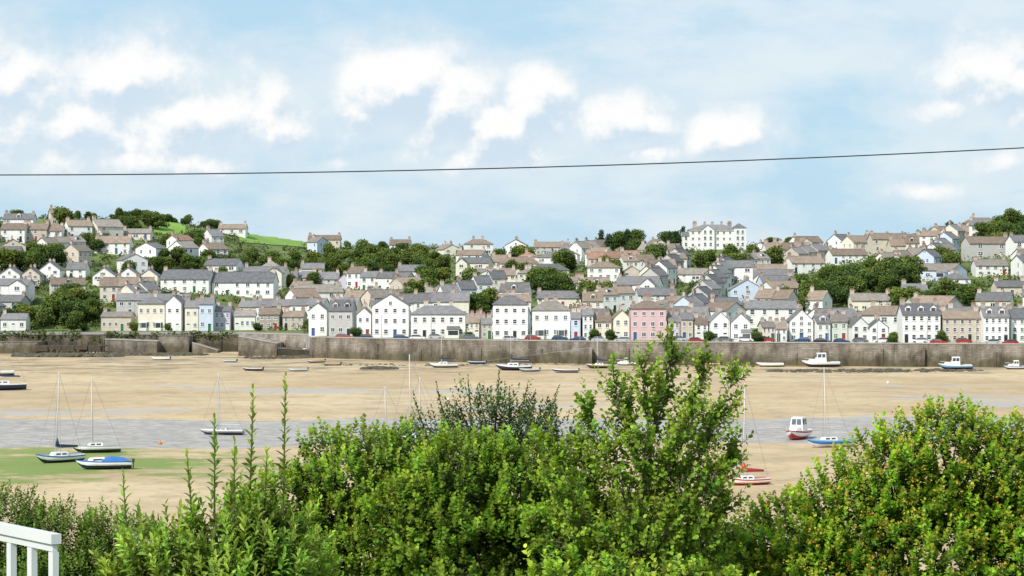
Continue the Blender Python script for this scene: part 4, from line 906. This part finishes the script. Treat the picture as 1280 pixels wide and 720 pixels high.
def uv(r,n=12,mm=6):
    b=MB()
    for j in range(mm+1):
        for i in range(n): b.v.append((r*math.sin(math.pi*j/mm)*math.cos(2*math.pi*i/n),r*math.sin(math.pi*j/mm)*math.sin(2*math.pi*i/n),r+r*math.cos(math.pi*j/mm)))
    for j in range(mm):
        for i in range(n): b.f.append((j*n+i,j*n+(i+1)%n,(j+1)*n+(i+1)%n,(j+1)*n+i)); b.m.append(0)
    return b
for px,py,c in ((200,553,'orange'),(842,548,'orange'),(560,500,'white'),(1110,480,'white')):
    D=sand_dist(py); X=across(px,D); b=uv(0.28); b.tube([(0,0,0.54),(0,0,0.75)],0.06,0,6)
    o=add('buoy',b.mesh('buoy',(PAINT[c],),True),None,(X,D,max(-0.4,HT(X,D)-0.05))); o['label']=f'{c} mooring buoy with top ring on sand'; o['category']='buoy'; o['group']='mooring buoys'

# ------------------------------------------------------------------ overhead cable
coef=np.polyfit([0,150,300,640,960,1280],[219,218.3,216,210,200,184.5],2)
b=MB(); pts=[(across(px,30.0),30.0,CH+(340-np.polyval(coef,px))/F*30.0) for px in np.linspace(-1500,2700,80)]
b.tube(pts,0.0085,0,6); cbl=add('overhead_cable',b.mesh('overhead_cable',(mat('cable_rubber',(0.03,0.03,0.035),0.6),),True)); cbl['label']='thin black overhead cable sagging across the sky'; cbl['category']='cable'

# ------------------------------------------------------------------ foreground shrubs
def shoots(O,Dv,Ls,n,leafL,wr,cd,cl,a0=75,a1=25,dark=None,lvar=0.3):
    K=len(O); Dv=unit(Dv); k=np.arange(n); t=(k+0.6)/n
    ref=np.tile(np.array([0.3,0.2,1.0]),(K,1)); u=np.cross(Dv,ref+rng.normal(size=(K,3))*0.2); u=unit(u); v=np.cross(Dv,u)
    ph=k[None,:]*2.399+rng.uniform(0,6.28,(K,1))+rng.normal(size=(K,n))*0.25
    pe=u[:,None,:]*np.cos(ph)[:,:,None]+v[:,None,:]*np.sin(ph)[:,:,None]
    al=np.radians(a0+(a1-a0)*t)[None,:]+rng.normal(size=(K,n))*0.15
    ax=Dv[:,None,:]*np.cos(al)[:,:,None]+pe*np.sin(al)[:,:,None]; ax[:,:,2]-=0.08
    nr=Dv[:,None,:]-ax*np.sum(Dv[:,None,:]*ax,axis=2,keepdims=True)+rng.normal(size=(K,n,3))*0.15
    curve=np.zeros((K,n,3)); curve[:,:,2]=(t**2*0.12)[None,:]*Ls[:,None]
    pos=O[:,None,:]+Dv[:,None,:]*(Ls[:,None]*t[None,:])[:,:,None]+curve
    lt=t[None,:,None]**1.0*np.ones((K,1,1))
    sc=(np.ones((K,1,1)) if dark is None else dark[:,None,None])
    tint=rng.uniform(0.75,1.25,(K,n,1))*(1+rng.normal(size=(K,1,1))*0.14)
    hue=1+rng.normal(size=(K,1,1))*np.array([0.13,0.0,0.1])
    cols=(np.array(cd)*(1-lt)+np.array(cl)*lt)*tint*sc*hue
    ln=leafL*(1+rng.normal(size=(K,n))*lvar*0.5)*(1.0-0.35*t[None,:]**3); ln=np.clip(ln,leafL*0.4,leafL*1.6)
    return pos.reshape(-1,3),ax.reshape(-1,3),nr.reshape(-1,3),ln.ravel(),np.full(K*n,wr),np.clip(cols.reshape(-1,3),0.003,0.7)
def blob(px,py,r,D,ryk=0.9,rzk=1.0): s=D/F; return (across(px,D),D,CH+(340-py)*s,r*s,r*s*ryk*1.2,r*s*rzk)
m_twig=mat('green_brown_twig',(0.12,0.13,0.05),0.8,0.2,8)
def shrub(name,label,blobs,nsh,L0,L1,nleaf,leafL,wr,cd,cl,lm,upb=0.6,inner=0.36,a0=75,a1=25,extra=None,flowers=None,group='shrubs at the garden edge',rough=0.3,simple=True,twigs=200):
    bx=np.mean([b[0] for b in blobs]); by=np.mean([b[1] for b in blobs]); gz=HT(bx,min(by,35))
    O=[];Dn=[];Dk=[]; wts=np.array([b[3]*b[5] for b in blobs]); wts/=wts.sum()
    cnt=0; tries=0
    while cnt<nsh and tries<nsh*6:
        tries+=1; b=blobs[rng.choice(len(blobs),p=wts)]; d=rng.normal(size=3); d/=np.linalg.norm(d)
        if d[1]>0.5: continue
        inn=rng.random()<inner; r=rng.uniform(0.5,0.88) if inn else 1-abs(rng.normal())*0.08
        nz=mn.noise(Vector((d[0]*2.6+b[0]*3,d[1]*2.6,d[2]*2.6+b[2]*3)))
        bm=1+rough*nz*1.6+0.10*mn.noise(Vector(d*9))
        p=np.array(b[:3])+d*np.array(b[3:6])*r*bm
        if not inn:
            bad=False
            for c in blobs:
                if c is b: continue
                q=(p-np.array(c[:3]))/np.array(c[3:6])
                if q@q<0.62: bad=True;break
            if bad: continue
        if p[2]<gz+0.2: continue
        O.append(p); dd=d*0.75+np.array([0,0,upb])+rng.normal(size=3)*0.25; Dn.append(dd/np.linalg.norm(dd)); Dk.append(0.45 if inn else 0.90+0.2*d[2]+0.6*nz); cnt+=1  # inner shoots darkened, upper ones lighter: shade painted into the leaf colour
    O=np.array(O);Dn=np.array(Dn);Dk=np.array(Dk); Ls=rng.uniform(L0,L1,len(O))
    O=O-Dn*Ls[:,None]*0.5
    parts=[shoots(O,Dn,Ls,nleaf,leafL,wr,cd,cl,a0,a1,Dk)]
    tw=MB(); o0=(bx,by,gz)
    if extra:
        for (px,pb,pt,D,lean) in extra:
            p0=np.array((across(px,D),D,CH+(340-pb)*D/F)); p1=np.array((across(px+lean,D),D-0.1,CH+(340-pt)*D/F)); dv=p1-p0; ln=np.linalg.norm(dv)
            parts.append(shoots(p0[None],dv[None],np.array([ln]),int(ln/0.022),leafL,wr,cd,cl,58,12,np.array([1.05])))
            tw.tube([tuple(p0-dv*0.4),tuple(p0),tuple(p1)],[0.012,0.009,0.004],0,5)
    idx=rng.choice(len(O),min(len(O),twigs),replace=False)
    for i in idx:
        e=O[i]+Dn[i]*Ls[i]*0.8; s=O[i]; bi=min(blobs,key=lambda b:np.linalg.norm(s-np.array(b[:3]))); c=np.array(bi[:3])-np.array([0,0,bi[5]*0.5])
        mid=(s*0.6+c*0.4)+rng.normal(size=3)*0.05
        tw.tube([tuple(c),tuple(mid),tuple(s),tuple(e)],[0.018,0.010,0.006,0.002],0,4,False)
    for b_ in blobs: tw.tube([o0,((b_[0]+bx)/2,(b_[1]+by)/2,(gz+b_[2])/2),tuple(b_[:3])],[0.06,0.045,0.025],0,6,False)
    A=[np.concatenate([p[i] for p in parts]) for i in range(6)]
    t=thing(name,label,'shrub',o0,group=group)
    me=leaf_mesh('foliage',A[0]-np.array(o0),*A[1:],lm,simple); add('foliage',me,t)
    tm=tw.mesh('branches',(m_twig,)); tm.transform(Matrix.Translation((-o0[0],-o0[1],-o0[2]))); add('branches',tm,t)
    if flowers:
        nf,fc,fs=flowers; ok=np.where((Dk>0.5))[0]; ii=rng.choice(ok,min(nf,len(ok)),replace=False); pp=[];cc=[]
        for i in ii:
            e=O[i]+Dn[i]*Ls[i]*1.05
            for k in range(5): pp.append(e+rng.normal(size=3)*0.014-np.array(o0)); cc.append(np.array(fc)*rng.uniform(0.7,1.2))
        pp=np.array(pp);cc=np.array(cc);n=len(pp)
        add('blossom',leaf_mesh('blossom',pp,unit(rng.normal(size=(n,3))+np.array([0,-.3,.6])),unit(rng.normal(size=(n,3))),np.full(n,fs),np.full(n,0.5),cc,lmF,True),t)['kind']='stuff'
    return t
lmA=leaf_mat('glossy_leaf',0.5,0.34,0.22); lmB=leaf_mat('matt_leaf',0.6,0.3,0.15); lmF=leaf_mat('blossom_petal',0.7,0.15,0.1,tm=(1,1,1))
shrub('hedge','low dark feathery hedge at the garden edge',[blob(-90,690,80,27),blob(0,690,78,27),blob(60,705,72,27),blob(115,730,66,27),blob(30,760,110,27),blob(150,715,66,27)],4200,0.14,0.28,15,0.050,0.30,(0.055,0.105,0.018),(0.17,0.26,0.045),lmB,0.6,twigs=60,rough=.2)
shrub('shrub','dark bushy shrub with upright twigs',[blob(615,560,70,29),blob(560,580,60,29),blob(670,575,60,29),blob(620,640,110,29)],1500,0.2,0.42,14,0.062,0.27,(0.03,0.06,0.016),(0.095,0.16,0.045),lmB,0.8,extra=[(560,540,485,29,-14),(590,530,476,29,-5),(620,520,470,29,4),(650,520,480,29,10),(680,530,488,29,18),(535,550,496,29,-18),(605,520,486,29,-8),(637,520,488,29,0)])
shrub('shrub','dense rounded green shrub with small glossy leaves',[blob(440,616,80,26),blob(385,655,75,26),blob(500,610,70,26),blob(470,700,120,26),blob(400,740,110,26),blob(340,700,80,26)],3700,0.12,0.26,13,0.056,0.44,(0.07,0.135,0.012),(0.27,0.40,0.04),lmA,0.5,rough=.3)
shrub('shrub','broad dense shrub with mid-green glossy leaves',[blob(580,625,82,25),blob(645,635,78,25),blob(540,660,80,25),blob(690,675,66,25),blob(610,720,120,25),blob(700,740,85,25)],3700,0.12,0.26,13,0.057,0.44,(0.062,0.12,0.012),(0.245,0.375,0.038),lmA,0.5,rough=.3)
shrub('shrub','dark filler shrub added for shade behind the slender tree',[blob(800,715,90,28),blob(735,690,65,28),blob(870,712,75,28),blob(800,780,120,28)],1700,0.15,0.3,12,0.066,0.42,(0.045,0.09,0.012),(0.16,0.255,0.03),lmA,0.5)  # dark foliage added to fill the tree's gaps with shade
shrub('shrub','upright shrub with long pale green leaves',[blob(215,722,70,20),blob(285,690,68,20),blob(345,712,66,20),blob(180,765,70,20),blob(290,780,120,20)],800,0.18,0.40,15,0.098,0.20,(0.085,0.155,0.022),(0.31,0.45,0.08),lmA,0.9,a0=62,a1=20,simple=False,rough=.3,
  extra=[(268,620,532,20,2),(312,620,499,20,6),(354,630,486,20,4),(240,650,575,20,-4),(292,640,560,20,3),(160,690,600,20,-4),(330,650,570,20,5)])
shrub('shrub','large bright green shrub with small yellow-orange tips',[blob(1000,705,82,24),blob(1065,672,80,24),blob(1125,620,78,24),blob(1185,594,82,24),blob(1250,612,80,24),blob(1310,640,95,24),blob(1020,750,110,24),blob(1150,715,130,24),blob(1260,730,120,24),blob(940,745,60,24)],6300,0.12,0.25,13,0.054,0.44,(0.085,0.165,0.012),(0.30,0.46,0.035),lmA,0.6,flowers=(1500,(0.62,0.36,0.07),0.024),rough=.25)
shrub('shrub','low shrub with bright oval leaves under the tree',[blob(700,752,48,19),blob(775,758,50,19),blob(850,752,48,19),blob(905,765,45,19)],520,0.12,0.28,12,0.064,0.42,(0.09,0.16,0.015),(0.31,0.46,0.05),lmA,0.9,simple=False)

def slender_tree():
    D=22.5; s=D/F; base=np.array((across(806,D),D,19.2))
    tw=MB(); O=[];Dn=[];Ls=[];Dk=[]
    tg=[(842,430,0),(800,455,-.2),(768,474,.2),(732,503,-.1),(692,548,.1),(882,450,.1),(914,470,-.2),(680,600,0),(712,640,.3),(918,560,.1),(905,620,-.3),(824,480,.3),(866,500,-.3),(765,555,-.4),(745,600,.4),(850,590,-.4),(875,650,.3),(672,650,.2),(790,640,-.5),(915,670,0),(725,560,.5),(800,540,-.5),(890,580,-.5),(830,640,-.6),(750,660,-.5),(700,610,-.4),(845,530,-.5),(785,500,.4),(900,520,.3),(815,590,.4)]
    def at(px,py,dy): return np.array((across(px,D),D+dy,CH+(340-py)*s))
    trunk=[base,at(802,760,0),at(800,690,0.05),at(806,620,0.0),at(812,560,0.05),at(825,500,0),at(842,438,0)]
    tw.tube([tuple(p) for p in trunk],[0.050,0.038,0.030,0.022,0.015,0.010,0.005],0,8)
    for (px,py,dy) in tg:
        e=at(px,py,dy); lowpy=min(740,py+ 90+ abs(px-806)*0.9); k=np.interp(lowpy,[430,500,560,620,690,760],[842,825,812,806,800,802]); st=at(k,lowpy,0)
        mid=(st+e)/2+np.array(((e[0]-st[0])*0.22,dy*0.3,-0.06)); n=9
        pts=[(1-t)**2*st+2*(1-t)*t*mid+t*t*e+rng.normal(size=3)*0.010 for t in np.linspace(0,1,n)]
        tw.tube([tuple(p) for p in pts],list(np.linspace(0.012,0.003,n)),0,5)
        ln=np.linalg.norm(e-st); dens=40 if py<560 else 48
        for q in range(int(ln*dens)):
            t=rng.uniform(0.12,1.0)**0.85; i=min(n-2,int(t*(n-1))); p=pts[i]+(pts[i+1]-pts[i])*(t*(n-1)-i); d0=pts[i+1]-pts[i]; d0/=np.linalg.norm(d0)
            r=rng.normal(size=3); r-=d0*(r@d0); r/=np.linalg.norm(r); dv=d0*0.75+r*0.85+np.array([0,0,0.3]); dv/=np.linalg.norm(dv); l=rng.uniform(0.12,0.36)*(1.15-0.5*t)
            tw.tube([tuple(p),tuple(p+dv*l)],[0.005,0.002],0,4,False)
            O.append(p+dv*l*0.25);Dn.append(dv);Ls.append(l);Dk.append(0.75+0.35*rng.random())
        O.append(e-0.05*(pts[-1]-pts[-2]));Dn.append(unit((pts[-1]-pts[-2])[None])[0]+np.array([0,0,0.4]));Ls.append(0.22);Dk.append(1.15)
    P=shoots(np.array(O),np.array(Dn),np.array(Ls),9,0.058,0.38,(0.085,0.155,0.014),(0.29,0.43,0.045),70,25,np.array(Dk))
    t=thing('slender_tree','slender leafy tree with rounded bright green leaves','tree',tuple(base))
    add('crown',leaf_mesh('crown',P[0]-base,*P[1:],lmA),t)
    tm=tw.mesh('trunk',(mat('pale_bark',(0.17,0.155,0.09),0.85,0.2,10),),True); tm.transform(Matrix.Translation(tuple(-base))); add('trunk',tm,t)
slender_tree()

# ------------------------------------------------------------------ white railing
m_wp=mat('white_gloss_paint',(0.70,0.70,0.72),0.35,0.03,2)
zt=23.05; DA=(CH-zt)*F/(654-340); DB=(CH-zt)*F/(668-340)
A=Vector((across(0,DA),DA,0)); B=Vector((across(70,DB),DB,0)); dv=(B-A).normalized(); Ltot=2.0; O=B-dv*Ltot
t=thing('white_railing','white painted timber railing at the garden edge','railing',(O.x,O.y,19.3),(0,0,math.atan2(dv.y,dv.x)))
z0=zt-19.3
def bb(x0,x1,y0,y1,za,zb,nm):
    b=MB(); b.box(x0,x1,y0,y1,za,zb); return add(nm,b.mesh(nm,(m_wp,)),t)
bb(0,Ltot,-0.020,0.020,z0-0.036,z0,'top_rail'); bb(0,Ltot-0.01,-0.010,0.010,z0-0.064,z0-0.040,'lower_rail')
for k in range(12):
    X=Ltot-0.022-k*0.175; bb(X-0.018,X+0.018,-0.012,0.012,0,z0-0.066,'post')
